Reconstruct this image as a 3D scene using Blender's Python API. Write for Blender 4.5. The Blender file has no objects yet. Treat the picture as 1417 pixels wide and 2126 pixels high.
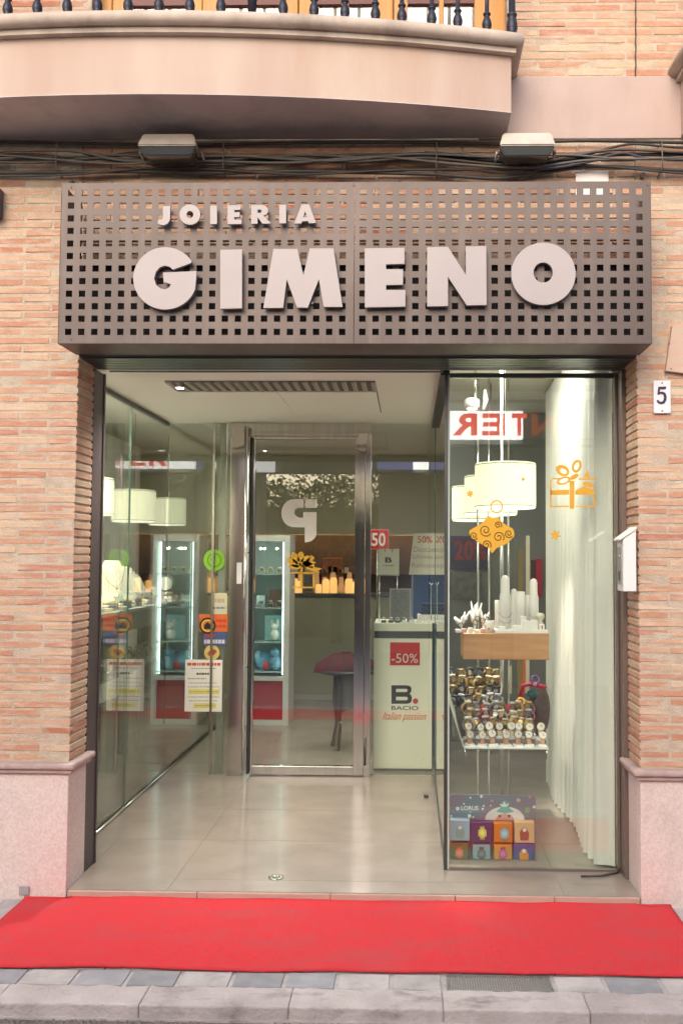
import bpy, bmesh, math, random
from math import sin, cos, pi, radians, atan, atan2, sqrt
from mathutils import Vector, Matrix, noise as mnoise
random.seed(7)
S = bpy.context.scene
COL = S.collection

# ------------------------------------------------------------------ camera
F, CX, CY = 1900.0, 810.0, 1063.0          # focal length and principal point on a 1417 x 2126 frame
PITCH, YAW, ROLL = atan(95 / 1900), radians(1.2), radians(0.3)
EYE = Vector((0, -3.98, 1.47))
CM = Matrix.Rotation(YAW, 3, 'Z') @ Matrix.Rotation(pi / 2 + PITCH, 3, 'X') @ Matrix.Rotation(ROLL, 3, 'Z')
cam = bpy.data.objects.new('camera', bpy.data.cameras.new('camera'))
COL.objects.link(cam)
cam.matrix_world = Matrix.Translation(EYE) @ CM.to_4x4()
cam.data.sensor_fit = 'VERTICAL'
cam.data.sensor_height = 36
cam.data.lens = 36 * F / 2126
cam.data.shift_x = -(CX - 708.5) / 2126
cam.data.clip_start = 0.05
cam.data.clip_end = 300
S.camera = cam

def at(px, py, Y):
    """The point of the plane y = Y that the photograph shows at a pixel."""
    d = CM @ Vector(((px - CX) / F, -(py - CY) / F, -1))
    return EYE + d * ((Y - EYE.y) / d.y)

# ------------------------------------------------------------------ light
SUN_EL, SUN_AZ = radians(33), radians(196)
W = bpy.data.worlds.new('World'); S.world = W; W.use_nodes = True
nt = W.node_tree
bg = nt.nodes['Background']
sky = nt.nodes.new('ShaderNodeTexSky'); sky.sky_type = 'NISHITA'; sky.sun_disc = False
sky.sun_elevation = SUN_EL; sky.sun_rotation = SUN_AZ
sky.air_density = 1.0; sky.dust_density = 3.0; sky.ozone_density = 0.6
nt.links.new(sky.outputs[0], bg.inputs[0]); bg.inputs[1].default_value = 0.15
sun = bpy.data.objects.new('sun', bpy.data.lights.new('sun', 'SUN')); COL.objects.link(sun)
sun.data.energy = 0.75; sun.data.angle = radians(45); sun.data.color = (1, .90, .82)
sd = Vector((sin(SUN_AZ) * cos(SUN_EL), cos(SUN_AZ) * cos(SUN_EL), sin(SUN_EL)))
sun.rotation_euler = (-sd).to_track_quat('-Z', 'Y').to_euler(); sun.location = (-3, -8, 12)
S.view_settings.view_transform = 'Standard'; S.view_settings.look = 'None'
S.view_settings.exposure = 0.80; S.view_settings.gamma = 1; S.view_settings.use_curve_mapping = False
S.render.engine = 'CYCLES'
cy = S.cycles
cy.use_denoising = True
cy.max_bounces = 10; cy.diffuse_bounces = 4; cy.glossy_bounces = 5; cy.transparent_max_bounces = 40
cy.transmission_bounces = 4; cy.caustics_reflective = False; cy.caustics_refractive = False
cy.sample_clamp_indirect = 6

# ------------------------------------------------------------------ materials
MATS = {}
def mat(name, c, r=.6, m=0, c2=None, sc=8, bump=0, bsc=60, detail=4, var=0, emit=None, es=0, coat=0, stretch=None, spec=.5, stain=None):
    """Principled material; c2 mixes in by noise, bump adds fine relief, var shifts the value from object to object."""
    if name in MATS: return MATS[name]
    M = bpy.data.materials.new(name); M.use_nodes = True
    n = M.node_tree.nodes; L = M.node_tree.links; b = n['Principled BSDF']
    b.inputs['Base Color'].default_value = (*c, 1); b.inputs['Roughness'].default_value = r; b.inputs['Metallic'].default_value = m
    b.inputs['Specular IOR Level'].default_value = spec
    if coat: b.inputs['Coat Weight'].default_value = coat
    tc = n.new('ShaderNodeTexCoord'); src = tc.outputs['Object']
    if stretch:
        mp = n.new('ShaderNodeMapping'); mp.inputs['Scale'].default_value = stretch
        L.new(src, mp.inputs[0]); src = mp.outputs[0]
    out = None
    if c2:
        t = n.new('ShaderNodeTexNoise'); t.inputs['Scale'].default_value = sc; t.inputs['Detail'].default_value = detail
        L.new(src, t.inputs['Vector'])
        rp = n.new('ShaderNodeValToRGB'); rp.color_ramp.elements[0].position = .36; rp.color_ramp.elements[1].position = .66
        rp.color_ramp.elements[0].color = (*c, 1); rp.color_ramp.elements[1].color = (*c2, 1)
        L.new(t.outputs['Fac'], rp.inputs[0]); out = rp.outputs[0]; L.new(out, b.inputs['Base Color'])
    if var:
        oi = n.new('ShaderNodeObjectInfo'); hs = n.new('ShaderNodeHueSaturation')
        mr = n.new('ShaderNodeMapRange'); mr.inputs[3].default_value = 1 - var; mr.inputs[4].default_value = 1 + var
        L.new(oi.outputs['Random'], mr.inputs[0]); L.new(mr.outputs[0], hs.inputs['Value'])
        if out: L.new(out, hs.inputs['Color'])
        else: hs.inputs['Color'].default_value = (*c, 1)
        L.new(hs.outputs[0], b.inputs['Base Color'])
    if stain:                      # (colour, scale, stretch, ramp start, ramp end, strength): weathering with its own shape
        sc_, ssc, sst, s0, s1, sv = stain
        mp2 = n.new('ShaderNodeMapping'); mp2.inputs['Scale'].default_value = sst; mp2.inputs['Location'].default_value = (3.1, 1.7, .4); L.new(tc.outputs['Object'], mp2.inputs[0])
        t = n.new('ShaderNodeTexNoise'); t.inputs['Scale'].default_value = ssc; t.inputs['Detail'].default_value = 9; t.inputs['Roughness'].default_value = .62; L.new(mp2.outputs[0], t.inputs['Vector'])
        rs_ = n.new('ShaderNodeValToRGB'); rs_.color_ramp.elements[0].position = s0; rs_.color_ramp.elements[1].position = s1
        rs_.color_ramp.elements[0].color = (0, 0, 0, 1); rs_.color_ramp.elements[1].color = (sv, sv, sv, 1); L.new(t.outputs['Fac'], rs_.inputs[0])
        mx = n.new('ShaderNodeMix'); mx.data_type = 'RGBA'; L.new(rs_.outputs[0], mx.inputs[0])
        if b.inputs['Base Color'].is_linked: L.new(b.inputs['Base Color'].links[0].from_socket, mx.inputs[6])
        else: mx.inputs[6].default_value = (*c, 1)
        mx.inputs[7].default_value = (*sc_, 1); L.new(mx.outputs[2], b.inputs['Base Color'])
    if bump:
        t = n.new('ShaderNodeTexNoise'); t.inputs['Scale'].default_value = bsc; t.inputs['Detail'].default_value = 6
        L.new(src, t.inputs['Vector'])
        bp = n.new('ShaderNodeBump'); bp.inputs['Strength'].default_value = bump; bp.inputs['Distance'].default_value = .01
        L.new(t.outputs['Fac'], bp.inputs['Height']); L.new(bp.outputs[0], b.inputs['Normal'])
    if es:
        b.inputs['Emission Color'].default_value = (*(emit or c), 1); b.inputs['Emission Strength'].default_value = es
    MATS[name] = M
    return M

def glass_mat(name, tint, refl=.05):
    """Thin architectural glass: tinted see-through with a Schlick mirror on top."""
    M = bpy.data.materials.new(name); M.use_nodes = True
    n = M.node_tree.nodes; L = M.node_tree.links; n.remove(n['Principled BSDF'])
    g = n.new('ShaderNodeNewGeometry'); d = n.new('ShaderNodeVectorMath'); d.operation = 'DOT_PRODUCT'
    L.new(g.outputs['Incoming'], d.inputs[0]); L.new(g.outputs['Normal'], d.inputs[1])
    def mth(op, a, bv=None, bl=None):
        x = n.new('ShaderNodeMath'); x.operation = op; L.new(a, x.inputs[0])
        if bv is not None: x.inputs[1].default_value = bv
        if bl is not None: L.new(bl, x.inputs[1])
        return x.outputs[0]
    ab = mth('ABSOLUTE', d.outputs['Value'])
    s = n.new('ShaderNodeMath'); s.operation = 'SUBTRACT'; s.inputs[0].default_value = 1; L.new(ab, s.inputs[1])
    p = mth('POWER', s.outputs[0], 3.5)
    f = mth('ADD', mth('MULTIPLY', p, 1 - refl), refl)
    tr = n.new('ShaderNodeBsdfTransparent'); tr.inputs[0].default_value = (*tint, 1)
    gl = n.new('ShaderNodeBsdfGlossy'); gl.inputs['Roughness'].default_value = 0.0; gl.inputs[0].default_value = (1, 1, 1, 1)
    mx = n.new('ShaderNodeMixShader'); L.new(f, mx.inputs[0]); L.new(tr.outputs[0], mx.inputs[1]); L.new(gl.outputs[0], mx.inputs[2])
    L.new(mx.outputs[0], n['Material Output'].inputs[0])
    return M

def brick_mat():
    M = bpy.data.materials.new('brick_clay'); M.use_nodes = True
    n = M.node_tree.nodes; L = M.node_tree.links; b = n['Principled BSDF']; b.inputs['Roughness'].default_value = .9
    oi = n.new('ShaderNodeObjectInfo')
    rp = n.new('ShaderNodeValToRGB'); cr = rp.color_ramp
    cols = [(0, (.57, .35, .22)), (.14, (.51, .25, .155)), (.28, (.60, .43, .29)), (.42, (.49, .22, .14)), (.56, (.57, .35, .22)), (.70, (.62, .46, .32)), (.80, (.44, .145, .085)), (.90, (.58, .38, .245)), (1, (.51, .21, .125))]
    cr.elements[0].position = 0; cr.elements[0].color = (*cols[0][1], 1); cr.elements[1].position = 1; cr.elements[1].color = (*cols[-1][1], 1)
    for p, c in cols[1:-1]:
        e = cr.elements.new(p); e.color = (*c, 1)
    L.new(oi.outputs['Random'], rp.inputs[0])
    g = n.new('ShaderNodeNewGeometry')
    mp = n.new('ShaderNodeMapping'); mp.inputs['Scale'].default_value = (9, 9, 34); L.new(g.outputs['Position'], mp.inputs[0])
    t = n.new('ShaderNodeTexNoise'); t.inputs['Scale'].default_value = 1.0; t.inputs['Detail'].default_value = 7; t.inputs['Roughness'].default_value = .7
    L.new(mp.outputs[0], t.inputs['Vector'])
    r2 = n.new('ShaderNodeValToRGB'); r2.color_ramp.elements[0].position = .46; r2.color_ramp.elements[1].position = .74
    r2.color_ramp.elements[0].color = (0, 0, 0, 1); r2.color_ramp.elements[1].color = (1, 1, 1, 1); L.new(t.outputs['Fac'], r2.inputs[0])
    mx = n.new('ShaderNodeMix'); mx.data_type = 'RGBA'; mx.blend_type = 'MIX'
    L.new(r2.outputs[0], mx.inputs[0]); L.new(rp.outputs[0], mx.inputs[6]); mx.inputs[7].default_value = (.62, .49, .37, 1)
    t3 = n.new('ShaderNodeTexNoise'); t3.inputs['Scale'].default_value = 5.5; t3.inputs['Detail'].default_value = 8; t3.inputs['Roughness'].default_value = .65; L.new(g.outputs['Position'], t3.inputs['Vector'])
    r3 = n.new('ShaderNodeValToRGB'); r3.color_ramp.elements[0].position = .48; r3.color_ramp.elements[1].position = .72
    r3.color_ramp.elements[0].color = (0, 0, 0, 1); r3.color_ramp.elements[1].color = (.75, .75, .75, 1); L.new(t3.outputs['Fac'], r3.inputs[0])
    mx2 = n.new('ShaderNodeMix'); mx2.data_type = 'RGBA'; mx2.blend_type = 'MIX'
    L.new(r3.outputs[0], mx2.inputs[0]); L.new(mx.outputs[2], mx2.inputs[6]); mx2.inputs[7].default_value = (.46, .23, .17, 1)
    L.new(mx2.outputs[2], b.inputs['Base Color'])
    t2 = n.new('ShaderNodeTexNoise'); t2.inputs['Scale'].default_value = 90; t2.inputs['Detail'].default_value = 5; L.new(g.outputs['Position'], t2.inputs['Vector'])
    bp = n.new('ShaderNodeBump'); bp.inputs['Strength'].default_value = .5; bp.inputs['Distance'].default_value = .006
    L.new(t2.outputs['Fac'], bp.inputs['Height']); L.new(bp.outputs[0], b.inputs['Normal'])
    return M

BRICK = brick_mat()
MORTAR = mat('mortar', (.47, .375, .285), .95, c2=(.57, .475, .37), sc=25, bump=.5, bsc=140)
PLASTER = mat('pink_plaster', (.49, .365, .32), .9, c2=(.53, .41, .365), sc=2.5, bump=.15, bsc=90, stain=((.36, .27, .24), 5, (1, 1, .3), .52, .75, .4))
FASCIA = mat('balcony_plaster', (.48, .345, .285), .9, c2=(.545, .43, .36), sc=3.4, bump=.14, bsc=60, stretch=(1, 1, .22), detail=9, stain=((.42, .25, .15), 1.7, (1, 1, .30), .52, .74, .55))
SOFFIT = mat('dark_soffit_paint', (.60, .53, .50), .9, c2=(.50, .44, .42), sc=2.2, stain=((.22, .20, .20), 3.0, (1, 1, 1), .50, .72, .6))
STONE = mat('moulding_stone', (.56, .47, .40), .85, c2=(.45, .37, .31), sc=9, bump=.2, stretch=(1, 1, .5), stain=((.20, .165, .14), 5, (1, 1, .6), .55, .75, .6))
PLINTH = mat('plinth_render', (.76, .65, .60), .85, c2=(.66, .53, .485), sc=95, bump=.25, bsc=160, detail=6, stain=((.38, .32, .29), 3.2, (1, 1, .8), .54, .76, .5))
CAPSTONE = mat('cap_stone', (.50, .38, .35), .8, c2=(.42, .31, .28), sc=14, bump=.2, stain=((.22, .17, .155), 7, (1, 1, 1), .54, .74, .5))
SIGNMETAL = mat('sign_metal', (.140, .106, .092), .5, .25, c2=(.108, .081, .071), sc=2.5, detail=7, stain=((.205, .165, .145), 5, (2.4, 1, .35), .50, .74, .45))
LETTER = mat('letter_metal', (.405, .355, .345), .5, .05, c2=(.38, .335, .325), sc=4)
LETTEREDGE = LETTER
DARK = mat('dark_void', (.02, .02, .022), .8)
JAMB = mat('jamb_metal', (.115, .088, .088), .45, .2, c2=(.10, .078, .078), sc=3)
DKMETAL = mat('dark_metal', (.09, .09, .085), .35, .6)
RAILIRON = mat('railing_iron', (.025, .027, .045), .45, .3)
STEEL = mat('stainless', (.66, .645, .62), .11, 1, c2=(.55, .53, .51), sc=4, stretch=(12, 12, .6))
STEEL2 = mat('polished_steel', (.72, .71, .69), .06, 1)
CHROME = mat('chrome_tube', (.75, .75, .74), .12, 1)
CEIL = mat('ceiling_paint', (.90, .87, .82), .9)
WALLIN = mat('shop_wall_paint', (.56, .53, .40), .8, c2=(.52, .50, .38), sc=2)
WALLGREY = mat('partition_grey', (.27, .275, .26), .6, c2=(.22, .23, .23), sc=2)
NICHE = mat('niche_wood', (.055, .035, .028), .6, c2=(.09, .05, .03), sc=5)
TILE = mat('floor_tile', (.36, .30, .258), .19, c2=(.305, .255, .215), sc=5, var=.03, coat=.1, stain=((.27, .22, .185), 1.3, (1, 1, 1), .50, .75, .5))
RISER = mat('riser_tile', (.52, .36, .29), .7, c2=(.46, .33, .27), sc=12, bump=.2)
CARPET = mat('red_carpet', (.71, .030, .040), .95, c2=(.66, .045, .055), sc=40, bump=.6, bsc=260, detail=8, stain=((.42, .10, .105), 2.2, (1, 2.2, 1), .50, .74, .5))
KERB = mat('kerb_concrete', (.56, .50, .485), .9, c2=(.45, .395, .38), sc=7, bump=.6, bsc=70, detail=8, var=.06, stain=((.16, .14, .13), 5, (1, 2, 2), .53, .72, .75))
SLABD = mat('paver_dark', (.27, .27, .29), .7, c2=(.34, .335, .35), sc=14, bump=.25, var=.12)
SLABL = mat('paver_light', (.52, .485, .47), .8, c2=(.44, .41, .40), sc=14, bump=.3, var=.1, stain=((.24, .22, .215), 9, (1, 1, 1), .54, .72, .6))
JOINT = mat('paver_joint', (.50, .47, .46), .95, c2=(.40, .37, .36), sc=30)
ASPHALT = mat('street_surface', (.30, .275, .26), .9, c2=(.36, .335, .315), sc=60, bump=.5, bsc=120)
WOOD = mat('door_wood', (.56, .25, .05), .45, c2=(.62, .31, .08), sc=4, stretch=(14, 14, .7))
WOODRED = mat('door_rail_dark', (.16, .05, .04), .5)
LIGHTWOOD = mat('shelf_wood', (.62, .34, .17), .5, c2=(.50, .25, .115), sc=3, stretch=(1, 2, 16))
CURTAIN = mat('curtain_cloth', (.84, .82, .78), .95, c2=(.80, .78, .73), sc=2)
WHITE = mat('white_paint', (.78, .77, .74), .45, stain=((.50, .47, .43), 6, (1, 1, .5), .55, .78, .35))
WHITEPLAST = mat('white_display', (.88, .85, .83), .4)
CREAM = mat('cream_laminate', (.88, .86, .74), .35)
GREYP = mat('grey_laminate', (.07, .08, .085), .4)
BLACK = mat('black_print', (.012, .012, .014), .5)
RED = mat('red_print', (.58, .02, .025), .5)
REDPANEL = mat('red_panel', (.42, .02, .03), .4)
GOLD = mat('gold_vinyl', (.72, .40, .04), .4, .3)
GOLDLINE = mat('gold_line_dark', (.10, .045, .01), .5)
PAPER = mat('paper', (.75, .72, .62), .8)
YELLOW = mat('highlighter', (.72, .62, .12), .8)
GREYINK = mat('grey_ink', (.35, .34, .31), .8)
CABLE = mat('cable_black', (.035, .033, .032), .55, c2=(.06, .055, .05), sc=9)
CABLEG = mat('cable_grey', (.13, .115, .10), .6)
FLOODB = mat('flood_body', (.60, .52, .44), .5, c2=(.56, .47, .40), sc=8, stain=((.36, .31, .27), 14, (1, 1, .7), .5, .75, .6))
FLOODG = mat('flood_lens', (.09, .095, .09), .15, coat=.5)
SHADE = mat('lamp_shade', (.75, .72, .52), .8, emit=(1, .95, .66), es=.62)
SHADEB = mat('lamp_trim', (.45, .44, .32), .7)
GLASS = glass_mat('shop_glass', (.935, .972, .942), .08)
WGLASS = glass_mat('window_glass', (.93, .95, .95), .09)
GEDGE = mat('glass_edge', (.10, .20, .15), .15)
LAMP = mat('lamp_face', (.9, .9, .85), .5, emit=(1, .96, .88), es=14)
WARM = mat('warm_strip', (.9, .7, .4), .5, emit=(1, .62, .28), es=9)
COOL = mat('cool_strip', (.8, .95, .9), .5, emit=(.75, 1, .92), es=3.2)

# ------------------------------------------------------------------ mesh helpers
def wloc(o):
    v = Vector((0, 0, 0))
    while o is not None:
        v = v + Vector(o.location); o = o.parent
    return v

class MB:
    """Collects shapes in world coordinates; build() links them as ONE mesh object."""
    def __init__(s): s.bm = bmesh.new(); s.mi = 0
    def face(s, pts):
        f = s.bm.faces.new([s.bm.verts.new(p) for p in pts]); f.material_index = s.mi; return f
    def box(s, x0, x1, y0, y1, z0, z1, bev=0):
        v = [s.bm.verts.new(p) for p in ((x0, y0, z0), (x1, y0, z0), (x1, y1, z0), (x0, y1, z0), (x0, y0, z1), (x1, y0, z1), (x1, y1, z1), (x0, y1, z1))]
        fs = [s.bm.faces.new([v[i] for i in q]) for q in ((0, 3, 2, 1), (4, 5, 6, 7), (0, 1, 5, 4), (1, 2, 6, 5), (2, 3, 7, 6), (3, 0, 4, 7))]
        for f in fs: f.material_index = s.mi
        if bev:
            es = list({e for f in fs for e in f.edges})
            r = bmesh.ops.bevel(s.bm, geom=es, offset=bev, segments=2, affect='EDGES', profile=.5)
            for f in r['faces']: f.material_index = s.mi
        return s
    def hexa(s, p):
        """Eight corners: bottom ring then top ring."""
        v = [s.bm.verts.new(q) for q in p]
        for q in ((0, 3, 2, 1), (4, 5, 6, 7), (0, 1, 5, 4), (1, 2, 6, 5), (2, 3, 7, 6), (3, 0, 4, 7)):
            f = s.bm.faces.new([v[i] for i in q]); f.material_index = s.mi
        return s
    def tube(s, pts, r, n=8, closed=False, cap=True):
        pts = [Vector(p) for p in pts]; rings = []
        N = len(pts); up = None
        for i, p in enumerate(pts):
            a = pts[(i - 1) % N] if (i > 0 or closed) else p
            b = pts[(i + 1) % N] if (i < N - 1 or closed) else p
            t = (b - a).normalized()
            if up is None:
                up = Vector((0, 0, 1)) if abs(t.z) < .9 else Vector((0, 1, 0))
            u = (up - t * up.dot(t)).normalized(); w = t.cross(u); up = u
            rr = r[i] if isinstance(r, (list, tuple)) else r
            rings.append([s.bm.verts.new(p + (u * cos(2 * pi * k / n) + w * sin(2 * pi * k / n)) * rr) for k in range(n)])
        for i in range(N if closed else N - 1):
            A, B = rings[i], rings[(i + 1) % N]
            for k in range(n):
                f = s.bm.faces.new((A[k], A[(k + 1) % n], B[(k + 1) % n], B[k])); f.smooth = True; f.material_index = s.mi
        if cap and not closed:
            for R in (rings[0][::-1], rings[-1]):
                f = s.bm.faces.new(R); f.material_index = s.mi
        return s
    def lathe(s, c, prof, n=20, axis='Z', cap=True, smooth=True):
        c = Vector(c); rings = []
        for r, h in prof:
            ring = []
            for k in range(n):
                a = 2 * pi * k / n; p = (r * cos(a), r * sin(a), h)
                if axis == 'Y': p = (p[0], p[2], p[1])
                if axis == 'X': p = (p[2], p[0], p[1])
                ring.append(s.bm.verts.new(c + Vector(p)))
            rings.append(ring)
        for A, B in zip(rings, rings[1:]):
            for k in range(n):
                f = s.bm.faces.new((A[k], A[(k + 1) % n], B[(k + 1) % n], B[k])); f.smooth = smooth; f.material_index = s.mi
        if cap:
            for R in (rings[0][::-1], rings[-1]):
                f = s.bm.faces.new(R); f.material_index = s.mi
        return s
    def ball(s, c, rx, ry=None, rz=None, n=12, m=8):
        ry = ry or rx; rz = rz or rx
        prof = [(sin(pi * i / m), -cos(pi * i / m)) for i in range(m + 1)]
        prof[0] = (.02, -1); prof[-1] = (.02, 1)
        b0 = len(s.bm.verts); s.lathe((0, 0, 0), prof, n)
        s.bm.verts.ensure_lookup_table()
        for v in s.bm.verts[b0:]:
            v.co = Vector(c) + Vector((v.co.x * rx, v.co.y * ry, v.co.z * rz))
        return s
    def add_mesh(s, me):
        b0 = len(s.bm.faces); s.bm.from_mesh(me); s.bm.faces.ensure_lookup_table()
        for f in s.bm.faces[b0:]: f.material_index = s.mi
        return s
    def build(s, name, mats, parent=None, smooth=False, loc=None):
        o = bpy.data.objects.new(name, None)
        me = bpy.data.meshes.new(name)
        bmesh.ops.recalc_face_normals(s.bm, faces=s.bm.faces)
        org = Vector(loc) if loc is not None else (Vector((0, 0, 0)) if parent is not None else None)
        pl = wloc(parent)
        if parent is None and org is None:
            if len(s.bm.verts):
                xs = [v.co.x for v in s.bm.verts]; ys = [v.co.y for v in s.bm.verts]; zs = [v.co.z for v in s.bm.verts]
                org = Vector(((min(xs) + max(xs)) / 2, (min(ys) + max(ys)) / 2, min(zs)))
            else: org = Vector((0, 0, 0))
        off = pl + (org if parent is not None and loc is not None else (org if parent is None else Vector((0, 0, 0))))
        for v in s.bm.verts: v.co -= off
        if smooth:
            for f in s.bm.faces: f.smooth = True
        s.bm.to_mesh(me); s.bm.free()
        bpy.data.objects.remove(o)
        o = bpy.data.objects.new(name, me); COL.objects.link(o)
        for m_ in (mats if isinstance(mats, (list, tuple)) else [mats]): me.materials.append(m_)
        o.location = org if parent is None else (loc if loc is not None else (0, 0, 0))
        if parent is not None: o.parent = parent
        return o

def tag(o, label=None, cat=None, group=None, kind=None):
    if label: o['label'] = label
    if cat: o['category'] = cat
    if group: o['group'] = group
    if kind: o['kind'] = kind
    return o
def thing(name, label, cat, loc=(0, 0, 0), group=None):
    o = bpy.data.objects.new(name, None); COL.objects.link(o); o.location = loc; o.empty_display_size = .05
    return tag(o, label, cat, group)
def bx(name, m, parent, x0, x1, y0, y1, z0, z1, bev=0):
    return MB().box(x0, x1, y0, y1, z0, z1, bev).build(name, m, parent)
def copy_tree(o, parent=None):
    c = o.copy(); COL.objects.link(c); c.parent = parent
    for ch in list(o.children): copy_tree(ch, c)
    return c
def struct(name, mb, m, parent=None):
    o = mb.build(name, m, parent)
    if parent is None: o['kind'] = 'structure'
    return o

def _curve_mesh(cu):
    o = bpy.data.objects.new('tmp_curve', cu); COL.objects.link(o)
    bpy.context.view_layer.update()
    dg = bpy.context.evaluated_depsgraph_get()
    me = bpy.data.meshes.new_from_object(o.evaluated_get(dg))
    bpy.data.objects.remove(o); return me
def outline_mesh(loops, depth, bevel=0):
    """A flat shape of one or more closed loops (x, y) extruded to a thickness; holes cut themselves."""
    cu = bpy.data.curves.new('c', 'CURVE'); cu.dimensions = '2D'; cu.fill_mode = 'BOTH'; cu.extrude = depth / 2; cu.bevel_depth = bevel
    for lp in loops:
        sp = cu.splines.new('POLY'); sp.points.add(len(lp) - 1); sp.use_cyclic_u = True
        for p, q in zip(sp.points, lp): p.co = (q[0], q[1], 0, 1)
    me = _curve_mesh(cu); bpy.data.curves.remove(cu); return me
def text_mesh(body, depth, bold=0, shear=0):
    cu = bpy.data.curves.new('t', 'FONT'); cu.body = body; cu.size = 1; cu.extrude = depth / 2; cu.offset = bold; cu.shear = shear; cu.resolution_u = 3
    me = _curve_mesh(cu); bpy.data.curves.remove(cu); return me
def front(me, Y):
    """Stand a flat mesh (x, y, z) up in the plane y = Y, facing the street."""
    for v in me.vertices: v.co = (v.co.x, Y - v.co.z, v.co.y)
    return me
def shape_px(loops, Y, depth, bevel=0):
    """Outline given at photograph pixels, as it measures in the plane y = Y."""
    L = [[(at(x, y, Y).x, at(x, y, Y).z) for x, y in lp] for lp in loops]
    return front(outline_mesh(L, depth, bevel), Y)
def text_px(body, x0, y0, x1, y1, Y, depth=.002, bold=0, shear=0):
    me = text_mesh(body, depth, bold, shear)
    a, b = at(x0, y1, Y), at(x1, y0, Y)
    return fit(me, a.x, b.x, a.z, b.z, Y)
def fit(me, X0, X1, Z0, Z1, Y, mirror=False):
    xs = [v.co.x for v in me.vertices]; ys = [v.co.y for v in me.vertices]
    sx = (X1 - X0) / (max(xs) - min(xs)); sy = (Z1 - Z0) / (max(ys) - min(ys)); mx, my = min(xs), min(ys)
    for v in me.vertices:
        x = (v.co.x - mx) * sx
        v.co = ((X1 - x) if mirror else (X0 + x), Y + (v.co.z if mirror else -v.co.z), Z0 + (v.co.y - my) * sy)
    return me
def from_mesh(name, me, m, parent=None):
    return MB().add_mesh(me).build(name, m, parent)
def circ(cx, cy, rx, ry=None, n=40, a0=0, a1=360):
    ry = ry or rx
    if a1 - a0 == 360: return [(cx + rx * cos(2 * pi * k / n), cy + ry * sin(2 * pi * k / n)) for k in range(n)]
    return [(cx + rx * cos(radians(a0 + (a1 - a0) * k / n)), cy + ry * sin(radians(a0 + (a1 - a0) * k / n))) for k in range(n + 1)]
def ell(cx, cy, rx, ry, rot, n=24):
    c, s_ = cos(radians(rot)), sin(radians(rot))
    return [(cx + rx * cos(t) * c - ry * sin(t) * s_, cy + rx * cos(t) * s_ + ry * sin(t) * c) for t in (2 * pi * k / n for k in range(n))]

# key planes (metres; y = 0 is the brick face, the street is towards -y)
FLZ = .04                         # shop floor
OX0, OX1 = -1.463, .985           # opening
LGX, SGX = -1.62, .175            # left showcase glass, right showcase side glass
RGY, BGY = .30, 2.10              # right showcase front glass, glass wall with the door
CZ = 2.365                        # porch ceiling
BALZ = 3.33                       # underside of balcony

# ================================================================== SETTING
# ---- road, pavement, kerb
struct('road', MB().box(-60, 60, -60, -.91, -.30, -.052), ASPHALT)
struct('gutter', MB().box(-20, 20, -1.12, -.9, -.2, -.047), mat('gutter_dirt', (.15, .12, .10), .95, c2=(.24, .205, .18), sc=18, bump=.5, bsc=90))
pave = struct('pavement', MB().box(-20, 20, -.79, .02, -.30, -.006), JOINT)
# slabs of the strip along the kerb
edges = [-190, -65, 45, 155, 265, 372, 482, 592, 700, 812, 918, 1145, 1250, 1365, 1475, 1590]
tone = 'DLDLDDLDDLLGLDL'
tone = ['L', 'D', 'L', 'D', 'D', 'L', 'D', 'D', 'L', 'L', 'G', 'L', 'D', 'L', 'D']
for a, b, t in zip(edges, edges[1:], tone):
    xa, xb = at(a, 2030, -.72).x, at(b, 2030, -.72).x
    Wd = .72
    # at pavement level the strip lies lower than that plane's crossing; use the ground ray
    def gx(px):
        d = CM @ Vector(((px - CX) / F, -(2032 - CY) / F, -1)); k = -EYE.z / d.z
        return (EYE + d * k).x
    xa, xb = gx(a), gx(b)
    if t == 'G':
        g = MB().box(xa + .02, xb - .012, -.775, -.672, -.03, -.02); g.mi = 1
        n = 40
        for k in range(n):
            x = xa + .024 + (xb - xa - .042) * k / (n - 1)
            g.box(x - .0022, x + .0022, -.775, -.672, -.019, 0)
        for y in (-.779, -.669): g.box(xa + .012, xb - .008, y - .004, y + .004, -.02, .001)
        for x in (xa + .015, xb - .011): g.box(x - .003, x + .003, -.765, -.683, -.0185, .0012)
        g.build('drain_grate', [DARK, mat('grate_steel', (.30, .29, .29), .5, .6)], pave)
    else:
        bx('paving_slab', SLABD if t == 'D' else SLABL, pave, xa + .008, xb - .008, -.778, -.668, -.05, random.uniform(-.001, .001), .002)
x = -3.0
k = 0
while x < 2.6:                        # the rest of the pavement: slabs that the carpet mostly hides
    for y0, y1 in ((-.655, -.335), (-.327, -.007)):
        bx('paving_slab', SLABL, pave, x + .004, x + .316, y0 + .004, y1, -.05, random.uniform(-.002, 0), .002)
    x += .32
# kerb stones
kerb = struct('kerb', MB().box(-20, 20, -.93, -.795, -.30, -.04), KERB)
ks = [-420, 0, 300, 605, 918, 1211, 1520, 1850]
def kx(px):
    d = CM @ Vector(((px - CX) / F, -(2068 - CY) / F, -1)); return (EYE + d * (-EYE.z / d.z)).x
for a, b in zip(ks, ks[1:]):
    m_ = MB(); m_.box(kx(a) + .0004, kx(b) - .0004, -.922, -.787, -.20, .003, .006)
    bmesh.ops.subdivide_edges(m_.bm, edges=[e for e in m_.bm.edges if e.calc_length() > .2], cuts=20, use_grid_fill=True)
    for v in m_.bm.verts:
        v.co += Vector((0, 1, .6)) * (.004 * mnoise.noise(v.co * 14) + .003 * mnoise.noise(v.co * 45))
    m_.build('kerb_stone', KERB, kerb)
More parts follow.
